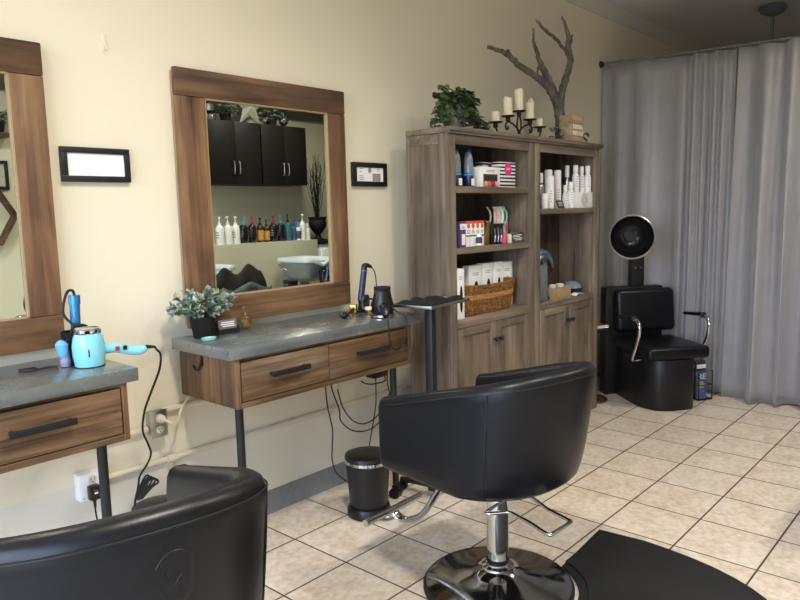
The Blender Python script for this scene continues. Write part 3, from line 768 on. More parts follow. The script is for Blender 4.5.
# right unit, white bottles
def pbottle(x, y, z, r, h, label, neck=.0, mt='white', capm='white', mark=True, capr=1., name='hair_product_bottle'):
    t = thing(name, (x, y, z), label, 'bottle', 0, 'white bottles on the curtain side bookcase')
    ch = h*.28
    if neck: prof = [(r*.93, 0), (r, .004), (r, h-ch-neck), (r*.8, h-ch-neck*.4), (r*.5, h-ch)]
    else: prof = [(r*.93, 0), (r, .004), (r, h-ch)]
    MB().lathe(prof, n=24).build('bottle_body', mt, t)
    rc = r*capr*(.72 if neck else .97)
    MB().lathe([(rc, h-ch+.0008), (rc, h-.008), (rc*.85, h-.001), (0, h)], n=24).build('cap', capm, t)
    if mark:
        b = MB(); R = r+.0004
        for k in range(5):
            a = -PI*.75+.35*k; z_ = h*.25+.018*k if k < 4 else h*.2
            b.lathe([(R, 0), (R, .003)], (0, 0, z_), 24) if False else b.box((R*math.cos(-PI*.73), R*math.sin(-PI*.73), h*.22+.016*k), (.012, .0012, .004), 0, (0, 0, -PI*.73+PI/2))
        b.build('print', 'greyink', t)
    return t
pbottle(2.078, -.330, T1, .026, .225, 'slim silver bottle against the left post of the white bottle shelf', .02, 'steel', 'white')
pbottle(2.205, -.315, T1, .0275, .25, 'tall white cylinder bottle behind the stout front bottle', 0)
pbottle(2.118, -.375, T1, .0295, .205, 'stout white bottle with grey dot at front left of bottle shelf', 0)
pbottle(2.315, -.320, T1, .0255, .25, 'tall white bottle left of the small pump bottle', 0)
pbottle(2.345, -.362, T1, .019, .152, 'short white nozzle bottle between the tall bottle and silver one', .03)
pbottle(2.365, -.392, T1, .0225, .172, 'white pump bottle standing before the silver bottle', .03)
pbottle(2.455, -.315, T1, .022, .285, 'tall silver shouldered bottle behind the white pump bottle', .05, 'steel', 'white')
t = thing('cosmetic_jar', (2.040, -.385, T1), 'small white jar beside the left post of the bottle shelf', 'jar')
MB().lathe([(.021, 0), (.023, .003), (.023, .05)], n=20).build('jar_body', 'white', t)
MB().lathe([(.0245, .051), (.0245, .09), (.022, .094), (0, .095)], n=20).build('lid', 'white', t)
t = thing('display_box', (2.515, -.378, T1), 'white box with grey round emblem carrying three white bottles', 'box')
b = MB().m(0).b2((-.128, -.03, 0), (.128, .03, .104), .001).m(1)
for r0, r1 in ((.036, .040), (.026, .0285)):
    b.tube([(.01+r1*math.cos(a), -.0303, .052+r1*math.sin(a)) for a in [2*PI*k/32 for k in range(32)]], .0022, 5, closed=True)
for k in range(7):
    a = 2*PI*k/7; b.sph((.01+.015*math.cos(a), -.0303, .052+.015*math.sin(a)), (.006, .0008, .005), 8)
b.build('carton', ['white', 'greyink'], t)
pbottle(2.466, -.372, T1+.104, .0235, .180, 'leftmost white bottle standing on the emblem box', .03)
pbottle(2.568, -.362, T1+.104, .0215, .176, 'middle white bottle standing on the emblem box', .03)
pbottle(2.618, -.382, T1+.104, .0235, .180, 'rightmost white bottle standing on the emblem box', .03)
t = thing('shelf_sign', (2.212, -.398, T1), 'tiny black price card leaning before the white bottles', 'sign')
MB().m(0).box((0, 0, .026), (.085, .004, .052), .001, (-.3, 0, 0)).build('card', 'ink', t)
b = MB()
for z in (.038, .029, .019): b.box((0, -.0026+.3*(z-.026), z), (.05, .001, .003), 0, (-.3, 0, 0))
b.build('lettering', 'white', t)
# lower compartment
t = thing('coffee_maker', (2.055, -.30, T2), 'silver grey coffee maker with raised blue lid in the bookcase', 'coffee maker')
MB().b2((-.06, -.075, .0), (.05, .075, .235), .014).build('body', 'slate', t)
MB().b2((.05, -.06, .0), (.15, .06, .024), .008).build('drip_tray', 'blackplastic', t)
MB().tube([(-.05, 0, .215), (-.035, 0, .262), (.01, 0, .282), (.055, 0, .262), (.085, 0, .22)], [.045, .055, .058, .05, .035], 16, 5, flat=(.7, 1.25)).build('brew_head', 'steel', t)
MB().tube([(-.05, 0, .275), (-.01, 0, .312), (.06, 0, .305), (.12, 0, .262), (.175, 0, .205)], [.045, .058, .06, .055, .035], 16, 5, flat=(.42, 1.2)).build('lid', 'slateblue', t)
MB().tube([(.03, 0, .27), (.10, 0, .24), (.14, 0, .185), (.12, 0, .16)], [.04, .05, .045, .02], 16, 5, flat=(.8, 1.1)).build('pod_holder', 'blackplastic', t)
t = thing('wooden_caddy', (2.262, -.335, T2), 'tan wooden box of white lidded cups beside the coffee maker', 'caddy')
b = MB()
b.b2((-.115, -.055, 0), (.115, .055, .008)).b2((-.115, -.055, .008), (-.107, .055, .076), .001).b2((.107, -.055, .008), (.115, .055, .076), .001).b2((-.107, -.055, .008), (.107, -.047, .076)).b2((-.107, .047, .008), (.107, .055, .076))
b.build('crate', 'tan', t)
for k, (x, y) in enumerate(((-.06, -.012), (-.005, .012), (.04, -.018), (.08, .01))):
    t = thing('coffee_pod', (2.262+x, -.335+y, T2+.0082), ['white lidded pod at left end of the tan wooden box', 'second white lidded pod from the left in the tan box', 'third white lidded pod from the left in the tan box', 'white lidded pod at right end of the tan wooden box'][k], 'coffee pod', 0, 'coffee pods in the wooden box')
    MB().lathe([(.016, 0), (.018, .002), (.0225, .074), (.0225, .076)], n=18).build('cup', 'offwhite', t)
    MB().lathe([(.0245, .0762), (.0245, .079), (.02, .081), (0, .081)], n=18).build('lid', 'white', t)
t = thing('black_bowl', (2.515, -.322, T2), 'black bowl with clear cover in the lower right bookcase', 'bowl')
MB().lathe([(.035, 0), (.045, .003), (.066, .03), (.070, .042), (.066, .043), (.06, .03), (.04, .008), (0, .006)], n=28).build('bowl_body', 'blackplastic', t)
MB().lathe([(.066, .0435), (.06, .07), (.035, .088), (.01, .092), (.0, .092)], n=28).build('cover', 'clearblue', t)
t = single('paper_napkin', MB().grid(lambda u, v: ((u-.5)*.12, (v-.5)*.055, .004+.012*abs(math.sin(3.1*u+2*v))*math.sin(PI*u)+.003*v), 12, 8), 'whitemat', (2.46, -.386, T2), 'crumpled white napkin before the black bowl', 'napkin', 0, solid=.002)

# ------------------------------------------------------------------ decor on top of the bookcases
ZT = 1.857
t = thing('ivy_planter', (1.262, -.28, ZT), 'trailing green ivy in a grey stone urn on the bookcase top', 'plant')
MB().lathe([(.055, 0), (.06, .008), (.05, .02), (.062, .05), (.078, .10), (.080, .135), (.074, .15), (.066, .15), (.06, .13), (0, .125)], n=28).build('urn', 'stone', t)
rnd = random.Random(3)
vines = []
st = MB(); lf = MB()
for k in range(64):
    a = rnd.uniform(0, 2*PI); L = rnd.uniform(.06, .13)
    p0 = Vector((.03*math.cos(a), .03*math.sin(a), .14)); r1 = rnd.uniform(.02, .075)
    p1 = p0+Vector((r1*math.cos(a), r1*.7*math.sin(a), rnd.uniform(.0, .075))); p2 = p1+Vector((math.cos(a)*.04, math.sin(a)*.03, rnd.uniform(-.15, .02)))
    vines.append([p0, p1, p2])
vines += [[Vector((0, 0, .15)), Vector((-.05, 0, .19)), Vector((-.10, .0, .235))], [Vector((0, 0, .15)), Vector((-.07, 0, .17)), Vector((-.125, .0, .15))], [Vector((0, 0, .14)), Vector((.03, 0, .2)), Vector((.065, 0, .205))],
          [Vector((.05, -.04, .14)), Vector((.13, -.05, .08)), Vector((.20, -.04, .045)), Vector((.27, -.04, .012))], [Vector((.05, -.02, .13)), Vector((.14, -.03, .1)), Vector((.2, -.02, .08)), Vector((.26, -.02, .055))], [Vector((.06, 0, .12)), Vector((.12, -.06, .05)), Vector((.18, -.07, .01))]]
for V in vines:
    P, _ = smooth_path(V, [1]*len(V), 5); st.tube(P, .0016, 5)
    for q in range(2, len(P)):
        for h in range(2):
            a = rnd.uniform(0, 2*PI); d = Vector((math.cos(a), math.sin(a)*.8-.35, rnd.uniform(-.6, .4))); s = rnd.uniform(.026, .044)
            p = P[q]; p = Vector((p.x, p.y, max(p.z, .012)))
            if p.z+d.normalized().z*s < .006: d.z = .1
            lf.m(rnd.choice((0, 0, 1))).leaf(p, d, (rnd.uniform(-.4, .4), -.5, .8), s, s*.95, .25)
st.build('vine', 'stem', t); lf.build('foliage', ['ivy', 'ivyd'], t)
lf = MB()
for k in range(34):
    a = rnd.uniform(-PI, 0.2); p = Vector((.045+.05*math.cos(a), -.06+.03*math.sin(a), rnd.uniform(.01, .07)))
    lf.leaf(p, (math.cos(a), math.sin(a)-.2, rnd.uniform(-.1, .9)), (0, -.6, .8), rnd.uniform(.03, .05), .024, .3)
lf.build('purple_foliage', plain('dusky_purple_leaf', '#4a3b47', .6, var=.3), t)
# candelabra and its candles
cups = [(1.670, 1.942), (1.804, 1.988), (1.928, 2.028), (2.056, 1.988), (2.172, 1.950)]
t = thing('candelabra', (1.928, -.27, ZT), 'black wrought iron five cup candelabra with scrolls on the bookcases', 'candle holder')
b = MB().lathe([(.05, 0), (.052, .004), (.03, .01), (.012, .03), (.009, .045)], n=24)
for s in (-1, 1):
    b.tube([(0, 0, .04), (s*.02, 0, .06), (s*.022, 0, .10), (s*.008, 0, .14), (s*.002, 0, .155)], .005, 8, 5)
b.build('stem', 'iron', t)
for s in (-1, 1):
    MB().tube([(0, 0, .045), (s*.03, 0, .07), (s*.07, 0, .088), (s*.115, 0, .098), (s*.145, 0, .085), (s*.150, 0, .062), (s*.135, 0, .050), (s*.122, 0, .060), (s*.128, 0, .070)], .0055, 8, 5).build('scroll_arm', 'iron', t)
    MB().tube([(0, 0, .018), (s*.08, 0, .012), (s*.17, 0, .008), (s*.215, 0, .016), (s*.25, 0, .045), (s*.258, 0, .068)], .0055, 8, 5).build('low_arm', 'iron', t)
for x, z in cups:
    X, Z = x-1.928, z-ZT
    MB().lathe([(.008, -.034), (.014, -.03), (.014, -.008), (.04, -.004), (.043, .001), (.038, 0), (0, -.001)], (X, 0, Z), 26).build('cup_plate', 'iron', t)
for k, ((x, z), (r, h)) in enumerate(zip(cups, ((.026, .058), (.028, .104), (.0275, .128), (.0275, .135), (.021, .050)))):
    t = thing('pillar_candle', (x, -.27, z+.0015), ['short candle on the leftmost cup beside the ivy', 'broken topped candle left of the tallest centre candle', 'centre ivory candle on the highest cup', 'peaked ivory candle right of the centre candle', 'smallest candle on the rightmost cup beside the driftwood'][k], 'candle', 0, 'ivory candles on the candelabra')
    def top(u, a):
        if k == 1: return h+(.006*math.cos(2*a))
        if k == 3: return h-.034+.034*max(0, 1-abs(((a-PI*.1+PI) % (2*PI))-PI)/1.3)
        return h+.002*math.cos(3*a)
    n = 24
    R = [[(r*f*math.cos(2*PI*i/n), r*f*math.sin(2*PI*i/n), (0 if g == 0 else top(0, 2*PI*i/n)-d)) for i in range(n)] for f, g, d in ((.98, 0, 0), (1, 1, .012), (1, 1, .003), (.9, 1, 0), (.55, 1, .008), (.1, 1, .012))]
    MB().rings(R).build('wax', 'candle', t)
    MB().tube([(0, 0, h-.014-(.02 if k == 3 else 0)), (.001, 0, h-.004-(.02 if k == 3 else 0)), (.003, 0, h+.004-(.02 if k == 3 else 0))], .0012, 6).build('wick', 'mattblack', t)
# driftwood
t = thing('driftwood_branch', (2.53, -.235, ZT), 'tall forked grey driftwood branch standing on the bookcase top', 'branch')
def br(mb, pts, rad, seed=0):
    rg = random.Random(seed); P = rel(t, *pts); P, rr = smooth_path([Vector(p) for p in P], rad, 5)
    P = [p+Vector((rg.uniform(-.003, .003), rg.uniform(-.004, .004), rg.uniform(-.003, .003))) for p in P]; rr = [r*rg.uniform(.9, 1.1) for r in rr]
    mb.tube(P, rr, 12, flat=(1, .9))
b = MB()
tr = (2.53, -.235, 1.8575)
br(b, [tr, (2.515, -0.235, 1.971), (2.493, -0.235, 2.049), (2.479, -0.235, 2.127), (2.472, -0.235, 2.179)], [.05, .041, .036, .034, .034], 1)
br(b, [(2.473, -0.235, 2.074), (2.416, -0.240, 2.160), (2.322, -0.245, 2.220), (2.170, -0.260, 2.256), (1.940, -0.270, 2.298), (1.792, -0.280, 2.340), (1.676, -0.280, 2.354), (1.579, -0.280, 2.356)], [.026, .03, .028, .023, .018, .016, .012, .010], 2)
br(b, [(2.445, -0.235, 2.157), (2.400, -0.230, 2.224), (2.330, -0.225, 2.300), (2.262, -0.220, 2.374), (2.229, -0.210, 2.452), (2.215, -0.200, 2.508), (2.209, -0.200, 2.581)], [.028, .027, .022, .018, .012, .009, .006], 3)
br(b, [(2.500, -0.235, 2.090), (2.547, -0.220, 2.209), (2.631, -0.200, 2.308), (2.713, -0.190, 2.414), (2.726, -0.190, 2.477), (2.697, -0.190, 2.533), (2.714, -0.180, 2.605), (2.689, -0.170, 2.676), (2.640, -0.170, 2.737)], [.028, .028, .027, .022, .022, .02, .018, .012, .007], 4)
br(b, [(2.712, -0.190, 2.468), (2.615, -0.200, 2.512), (2.473, -0.210, 2.560), (2.308, -0.230, 2.580), (2.185, -0.240, 2.621)], [.014, .012, .011, .011, .007], 5)
br(b, [(2.722, -0.180, 2.552), (2.751, -0.180, 2.590), (2.765, -0.180, 2.633)], [.011, .009, .005], 6)
br(b, [(1.824, -0.280, 2.333), (1.803, -0.280, 2.359), (1.766, -0.290, 2.363)], [.011, .009, .005], 7)
br(b, [(2.246, -0.215, 2.410), (2.208, -0.215, 2.461), (2.170, -0.220, 2.503)], [.010, .008, .004], 8)
br(b, [(2.275, -0.220, 2.363), (2.227, -0.230, 2.336), (2.200, -0.235, 2.295)], [.012, .010, .004], 9)
b.build('branch_wood', 'drift', t)
# wooden blocks tied with twine
t = thing('block_stack', (2.46, -.345, ZT), 'stack of pale wooden blocks with white lettering beside the driftwood', 'decoration')
for k, (h, wd_) in enumerate(((.040, .102), (.040, .102), (.042, .102), (.050, .102))):
    z0 = (0, .041, .082, .125)[k]
    bb = MB().m(0).b2((-.08, -.045, z0), (.08, .045, z0+h), .003)
    if k in (1, 2):
        bb.m(1)
        for q in range(7): x = -.066+q*.020; bb.b2((x, -.0460, z0+.006), (x+random.uniform(.009, .016), -.0448, z0+h-random.uniform(.006, .012)))
    bb.build('block', ['blocks', 'white'], t)
b = MB().b2((-.0815, -.0465, 0.0), (-.079, .0465, .176)).build('side_strap', 'blocks', t)
b = MB()
b.tube([(.08, -.04, .05), (.10, -.05, .068), (.13, -.05, .062), (.143, -.05, .045)], [.006, .007, .006, .003], 8, 5, flat=(.5, 1.4)).tube([(.08, -.04, .045), (.105, -.045, .03), (.13, -.045, .016)], [.006, .008, .004], 8, 5, flat=(.5, 1.4))
b.build('ribbon', 'stem', t)
# leaf sprig
t = thing('leaf_sprig', (2.33, -.30, ZT), 'small sprig of pale green leaves at foot of the driftwood', 'greenery')
lf = MB(); rnd = random.Random(11)
for k in range(46):
    p = Vector((rnd.uniform(-.05, .06), rnd.uniform(-.03, .03), rnd.uniform(.012, .10))); a = rnd.uniform(0, 2*PI)
    lf.m(k % 2).leaf(p, (math.cos(a), math.sin(a), rnd.uniform(.0, .8)), (0, -.5, .8), rnd.uniform(.025, .045), .022, .2)
lf.build('foliage', ['leaf', 'ivy'], t)
MB().tube([(-.05, 0, .006), (0, 0, .03), (.05, 0, .075)], .0025, 6, 4).build('stem', 'stem', t)

# ------------------------------------------------------------------ things on the right hand station
ZC = .933
t = thing('potted_plant', (-.283, -.135, ZC), 'artificial grey green plant in black pot on the second station', 'plant')
MB().lathe([(.040, 0), (.042, .003), (.053, .085), (.055, .09), (.051, .09), (.049, .08), (0, .076)], n=28, rot=(0, 0, .3)).build('pot', 'mattblack', t)
st = MB(); lf = MB(); rnd = random.Random(5)
for k in range(58):
    a = 2*PI*k/58*7.3; el = rnd.uniform(.25, 1.35); L = rnd.uniform(.065, .12)
    d = Vector((math.cos(a)*math.cos(el)*1.25, math.sin(a)*math.cos(el)*.72, math.sin(el)*.95))
    p0 = Vector((.02*math.cos(a), .02*math.sin(a), .085)); p1 = p0+d*L*.5+Vector((0, 0, .012)); p2 = p0+d*L
    if p2.y > .078: p2.y = .078
    P, _ = smooth_path([p0, p1, p2], [1]*3, 4); st.tube(P, .0013, 5)
    for q in range(2, len(P)):
        for h in range(3):
            v = Vector((rnd.uniform(-1, 1), rnd.uniform(-1, .5), rnd.uniform(-.5, 1)))+d*.7
            s = rnd.uniform(.022, .036)
            if P[q].y+v.normalized().y*s > .085: v.y = -abs(v.y)
            lf.m(rnd.choice((0, 0, 1, 2))).leaf(P[q], v, (rnd.uniform(-.5, .5), rnd.uniform(-1, .2), .8), s, s*.55, .2)
st.build('stems', 'stem', t); lf.build('foliage', ['leaf', 'leafpale', plain('yellow_green_leaf', '#8c9c78', .5, var=.25)], t)
t = thing('glass_dish', (-.312, -.215, ZC), 'tiny teal glass dish lying in front of the black plant pot', 'dish')
MB().lathe([(.022, 0), (.029, .004), (.031, .012), (.028, .012), (.024, .006), (0, .005)], n=26, sx=1.05, sy=.8).build('dish_body', 'teal', t)
t = thing('card_holder', (-.165, -.125, ZC), 'black business card holder with a stack of grey cards', 'card holder', math.radians(-4))
MB().m(0).b2((-.05, -.024, 0), (.05, .02, .008), .002).b2((-.05, -.024, .006), (.05, -.020, .022), .001).b2((-.05, .012, .006), (.05, .018, .05), .001).b2((-.05, -.02, .006), (-.046, .018, .03), .001).b2((.046, -.02, .006), (.05, .018, .03), .001).build('holder', 'blackplastic', t)
b = MB().m(0).box((0, -.006, .034), (.088, .012, .05), .0008, (-.16, 0, 0)).m(1)
for z, a, c in ((.048, -.03, .032), (.040, -.034, .03), (.032, -.025, .034)): b.box(((a+c)/2, -.0125+.16*(z-.034), z), (c-a, .001, .004), 0, (-.16, 0, 0))
b.build('cards', [plain('mauve_card', '#77707a', .5), 'white'], t)
t = thing('perfume_bottle', (-.052, -.105, ZC), 'round clear perfume bottle with amber liquid on the station', 'bottle')
MB().sph((0, 0, .032), (.030, .022, .032), 24).build('glass_globe', 'glass', t)
MB().sph((0, 0, .023), (.024, .017, .0215), 20).build('amber_liquid', plain('amber_liquid', '#c69a4e', .1, var=.02, trans=.5), t)
MB().cyl((0, 0, .062), (0, 0, .072), .007, n=16).build('collar', 'gold', t)
MB().tube([(0, 0, .072), (.0, 0, .085), (-.004, 0, .094), (.004, 0, .102)], [.004, .006, .007, .002], 10, 4).build('stopper', 'glass', t)
MB().tube([(.017*math.cos(a), -.012, .04+.017*math.sin(a)) for a in [PI*(.1+k/10*.9) for k in range(11)]], .0025, 6).build('moon_ornament', 'steel', t)
# curling iron in its stand
t = thing('curling_iron', (.630, -.165, ZC), 'dark purple curling iron standing upright beside the black hair dryer', 'curling iron')
MB().lathe([(.045, 0), (.046, .006), (.032, .012), (.028, .03), (.03, .07), (.024, .085), (.02, .085)], n=24).build('stand', 'blackplastic', t)
dv = Vector((.035, 0, .17)).normalized(); q0 = Vector((-.022, 0, .06))
MB().cyl(tuple(q0), tuple(q0+dv*.145), .0165, .0155, 20).build('handle', 'navy', t)
MB().cyl(tuple(q0+dv*.1455), tuple(q0+dv*.152), .0168, n=20).build('collar_ring', plain('violet_ring', '#5a4d86', .3), t)
MB().tube([tuple(q0+dv*.152), tuple(q0+dv*.172), tuple(q0+dv*.178+Vector((.02, 0, -.003))), tuple(q0+dv*.172+Vector((.05, 0, -.008)))], [.0155, .0155, .012, .006], 12, 4).build('swivel', 'blackplastic', t)
MB().tube([tuple(q0+dv*.172+Vector((.05, 0, -.008))), (.086, 0, .19), (.095, .0, .13), (.095, .0, .05), (.085, -.01, .012), (.05, -.05, .005)], .0028, 6, 6).build('cord', 'rubber', t)
for x, y, r in ((-.028, -.03, .026), (.01, -.038, .03), (.05, -.03, .026)):
    MB().tube([(x+r*math.cos(a), y-.0+.006*math.sin(2*a), .036+r*math.sin(a)) for a in [2*PI*k/20 for k in range(20)]], .004, 6, closed=True).build('coiled_cord', 'rubber', t)
t = thing('flat_iron', (.44, -.237, ZC), 'gold barrelled styling wand with black ball tip lying on the zinc', 'hair wand', math.radians(33))
MB().cyl((-.03, 0, .016), (.13, 0, .022), .0115, n=18).build('barrel', 'gold', t)
MB().sph((-.052, 0, .017), (.028, .019, .0165), 18).build('black_tip', 'blackplastic', t)
MB().b2((.13, -.018, .001), (.16, .018, .044), .005).build('gold_block', 'gold', t)
t = thing('hair_clip_tin', (.602, -.232, ZC), 'small round gold tin between the wand and the purple iron', 'tin')
MB().lathe([(.022, 0), (.024, .003), (.024, .018)], n=24).build('tin_body', 'gold', t)
MB().lathe([(.025, .0185), (.025, .028), (.022, .031), (0, .031)], n=24).build('lid', 'offwhite', t)
# black dryer standing on its rear
t = thing('hair_dryer', (.545, -.375, ZC), 'black hair dryer standing nozzle up on its silver rear at station corner', 'hair dryer')
MB().lathe([(.050, 0), (.056, .003), (.056, .014), (.05, .018)], n=32).build('rear_grille', 'steel', t)
MB().lathe([(.051, .019), (.054, .028), (.053, .06), (.045, .095), (.039, .124), (.038, .127)], n=32).build('barrel', 'blackplastic', t)
MB().lathe([(.0375, .1275), (.040, .1285), (.0405, .143), (.037, .145), (.028, .141), (0, .136)], n=32).build('nozzle', 'mattblack', t)
hd = MB().tube([(-.03, -.035, .055), (-.045, -.055, .045), (-.055, -.07, .025), (-.06, -.078, .016)], [.022, .02, .017, .014], 14, 4).build('handle', 'blackplastic', t)
MB().b2((-.062, -.085, .026), (-.052, -.076, .04), .002).build('switch', 'steel', hd)
MB().tube(rel(t, (.487, -.45, .948), (.478, -.468, .938), (.476, -.475, .90), (.482, -.476, .84), (.50, -.478, .795), (.54, -.48, .79), (.575, -.478, .815), (.60, -.474, .87), (.605, -.468, .93), (.59, -.44, .952), (.565, -.415, .975), (.53, -.432, .99)), .0032, 7, 6).build('cord', 'rubber', t)
# ------------------------------------------------------------------ things on the left station
t = thing('hair_dryer', (-.830, -.294, ZC), 'glossy aqua hair dryer standing nozzle down with its handle sideways', 'hair dryer')
MB().lathe([(.046, 0), (.047, .003), (.052, .04), (.053, .07), (.048, .10), (.042, .113)], n=36).build('barrel', 'aqua', t)
MB().lathe([(.043, .1135), (.0445, .116), (.0445, .127), (.040, .131), (.034, .126), (0, .123)], n=32).build('chrome_rear', 'chrome', t)
MB().lathe([(.049, .0), (.050, .001), (.050, .003), (.049, .0035)], n=32).build('nozzle_ring', 'blackplastic', t)
q = Vector((.86, -.22, 0)).normalized()
hp = [q*.035+Vector((0, 0, .054)), q*.075+Vector((0, 0, .052)), q*.10+Vector((0, 0, .048)), q*.13+Vector((0, 0, .039)), q*.16+Vector((0, 0, .033)), q*.181+Vector((0, 0, .038)), q*.188+Vector((0, 0, .042))]
hd = MB().tube(hp, [.021, .0165, .0175, .0175, .0175, .0145, .007], 18, 5, flat=(1, .85)).build('handle', 'aqua', t)
n_ = Vector((-.18, -.86, 0)).normalized()
for u, mt in ((.088, 'red'), (.113, 'blackplastic')):
    c = q*u+n_*.0165+Vector((0, 0, .051)); MB().box(tuple(c), (.014, .006, .016), .002, (0, 0, math.atan2(q.y, q.x))).build('switch', mt, hd)
c = Vector((-.035, -.04, .055)); MB().box((-.0215, -.0475, .052), (.004, .004, .026), .001, (0, 0, -.4)).build('seam_slot', 'blackplastic', t)
MB().tube(rel(t, *[tuple(Vector((-.830, -.294, ZC))+hp[-1]), tuple(Vector((-.830, -.294, ZC))+hp[-1]+Vector((.03, -.006, -.004)))]), [.008, .0045], 10).build('strain_relief', 'rubber', t)
MB().tube(rel(t, tuple(Vector((-.830, -.294, ZC))+hp[-1]+Vector((.03, -.006, -.004))), (-.600, -.325, .955), (-.578, -.31, .93), (-.570, -.28, .87), (-.575, -.22, .78), (-.572, -.15, .69), (-.560, -.10, .60), (-.540, -.09, .545), (-.527, -.09, .495), (-.55, -.095, .455), (-.585, -.10, .42), (-.60, -.11, .385), (-.625, -.13, .345), (-.635, -.14, .32)), .0042, 8, 6).build('cord', 'rubber', t)
for k in range(4):
    MB().tube(rel(t, (-.63+.006*k, -.14, .35), (-.60+.008*k, -.135, .40), (-.575+.012*k, -.13, .425-.008*k), (-.565+.012*k, -.135, .415-.01*k), (-.59+.01*k, -.14, .375), (-.625+.006*k, -.145, .345)), .0042, 7, 6).build('cord_loop', 'rubber', t)
t = thing('curling_wand', (-.838, -.193, ZC), 'blue metallic curling wand standing in a black holder behind the dryer', 'curling iron')
MB().lathe([(.04, 0), (.042, .004), (.036, .012), (.034, .08), (.04, .11), (.036, .112), (.03, .09), (0, .08)], n=24).build('holder', 'blackplastic', t)
MB().cyl((.012, 0, .085), (.016, 0, .205), .0165, .017, 20).build('wand_barrel', 'blueanod', t)
MB().cyl((.016, 0, .2055), (.017, 0, .236), .0195, .019, 20).build('wand_end', 'blueanod', t)
MB().tube([(.017, 0, .236), (.012, 0, .252), (-.008, -.006, .25), (-.026, -.01, .21), (-.028, -.012, .17), (-.004, -.03, .135), (.02, -.04, .11)], .0048, 8, 5).build('cord', 'rubber', t)
for k in range(4): MB().tube([(.012+.03*math.cos(a), -.024-.003*k, .092+.008*k+.018*math.sin(a)) for a in [2*PI*j/18 for j in range(18)]], .005, 7, closed=True).build('coiled_cord', 'rubber', t)
t = thing('aqua_comb_dryer', (-.888, -.238, ZC), 'small pale blue styling tool leaning against the black holder', 'styling tool')
t.name = 'styling_tool'
MB().tube([(.0, 0, .002), (.0, 0, .02), (-.004, 0, .035)], [.016, .018, .013], 14, 4).build('tool_foot', plain('mauve_plastic', '#8b86a0', .35), t)
MB().tube([(-.004, 0, .035), (-.006, 0, .055), (-.008, .0, .078), (-.006, 0, .092)], [.013, .017, .021, .008], 14, 4).build('tool_head', plain('light_blue_plastic', '#6fb0dc', .25), t)
t = thing('flat_mat', (-.985, -.20, ZC), 'black flat cord and strap lying on the left zinc top', 'cord')
t.name = 'cord_strap'
MB().tube([(-.03, 0, .004), (.0, -.02, .004), (.05, -.015, .004), (.075, -.03, .004)], .0038, 7, 5).build('cord', 'rubber', t)
MB().b2((-.03, .004, 0), (.02, .03, .006), .002).build('strap_end', 'mattblack', t)

# ------------------------------------------------------------------ bins, tray stand, cords under the stations
def make_bin(loc, label, rz):
    t = thing('pedal_bin', loc, label, 'bin', rz)
    MB().lathe([(.098, 0), (.104, .004), (.104, .035), (.096, .048), (.088, .05)], n=40).build('base', 'blackplastic', t)
    MB().lathe([(.086, .049), (.090, .06), (.105, .262)], n=40).build('bin_body', 'blackmetal', t)
    MB().lathe([(.1055, .258), (.109, .262), (.109, .276), (.106, .278)], n=40).build('rim_band', 'chrome', t)
    MB().lathe([(.107, .2785), (.110, .283), (.107, .296), (.08, .304), (.04, .307), (0, .308)], n=40).build('lid', 'blackplastic', t)
    MB().b2((.045, -.118, .008), (-.03, -.09, .016), .004).build('pedal_bracket', 'blackplastic', t)
    MB().sph((.005, -.126, .022), (.042, .02, .010), 18).build('pedal', 'steel', t)
    return t
make_bin((.402, -.385, 0), 'black pedal bin with silver pedal under the second station', math.radians(4))
make_bin((-.535, -.150, 0), 'black bin under the aqua dryer cord between the stations', math.radians(0))
TX, TY = .80, -.465
t = thing('tray_stand', (TX, TY, 0), 'rolling stand with thin metal tray on a square black post', 'trolley')
ax = Vector((.363, .045, 0)).normalized(); ay = Vector((-.045, .363, 0)).normalized()
yw = math.atan2(ax.y, ax.x)
post = Vector((-.075, -.055, 0))
MB().box((post.x, post.y, .51), (.042, .042, .93), .004, (0, 0, yw)).build('post', 'blackmetal', t)
tm = MB()
tm.box((0, 0, .975), (.365, .235, .004), .001, (0, 0, yw))
for sx, sy, d in ((0, -1, (.365, .006, .014)), (0, 1, (.365, .006, .014)), (-1, 0, (.006, .235, .014)), (1, 0, (.006, .235, .014))):
    c = ax*(sx*.1795)+ay*(sy*.1145); tm.box((c.x, c.y, .980), d, .002, (0, 0, yw))
tm.build('tray', 'steel', t)
MB().box((post.x, post.y, .968), (.1, .1, .008), .002, (0, 0, yw)).build('bracket', 'blackmetal', t)
for k, a in enumerate((95, 30, -10)):
    d = Vector((math.cos(math.radians(a)), math.sin(math.radians(a)), 0)); e = post+d*.20
    l = MB().tube([tuple(post+d*.02+Vector((0, 0, .075))), tuple(post+d*.1+Vector((0, 0, .07))), tuple(e+Vector((0, 0, .06)))], [.02, .017, .014], 10).build('base_leg', 'blackmetal', t)
    b = MB().cyl(tuple(e+Vector((0, 0, .058))), tuple(e+Vector((0, 0, .04))), .008, n=12)
    s = Vector((-d.y, d.x, 0))
    b.cyl(tuple(e+s*.024+Vector((0, 0, .0255))), tuple(e+s*.006+Vector((0, 0, .0255))), .025, n=22).cyl(tuple(e-s*.006+Vector((0, 0, .0255))), tuple(e-s*.024+Vector((0, 0, .0255))), .025, n=22).cyl(tuple(e-s*.006+Vector((0, 0, .0255))), tuple(e+s*.006+Vector((0, 0, .0255))), .008, n=12)
    b.build('caster', 'blackplastic', l)
def tow(u, v):
    x, y = (u-.5)*.345, (v-.5)*.215
    z = .0105+.010*(math.sin(9*u+4*v)*.5+.5)+.006*math.sin(17*u-7*v)+.012*math.exp(-((u-.12)**2+(v-.7)**2)*25)
    e = min(u, v, 1-u, 1-v)
    return (x, y, z*min(1, e*9+.12)+.0008)
single('folded_towel', MB().grid(tow, 40, 26), 'mattblack', (TX, TY, .9785), 'rumpled black towel lying on the metal tray', 'towel', yw, solid=.0015)
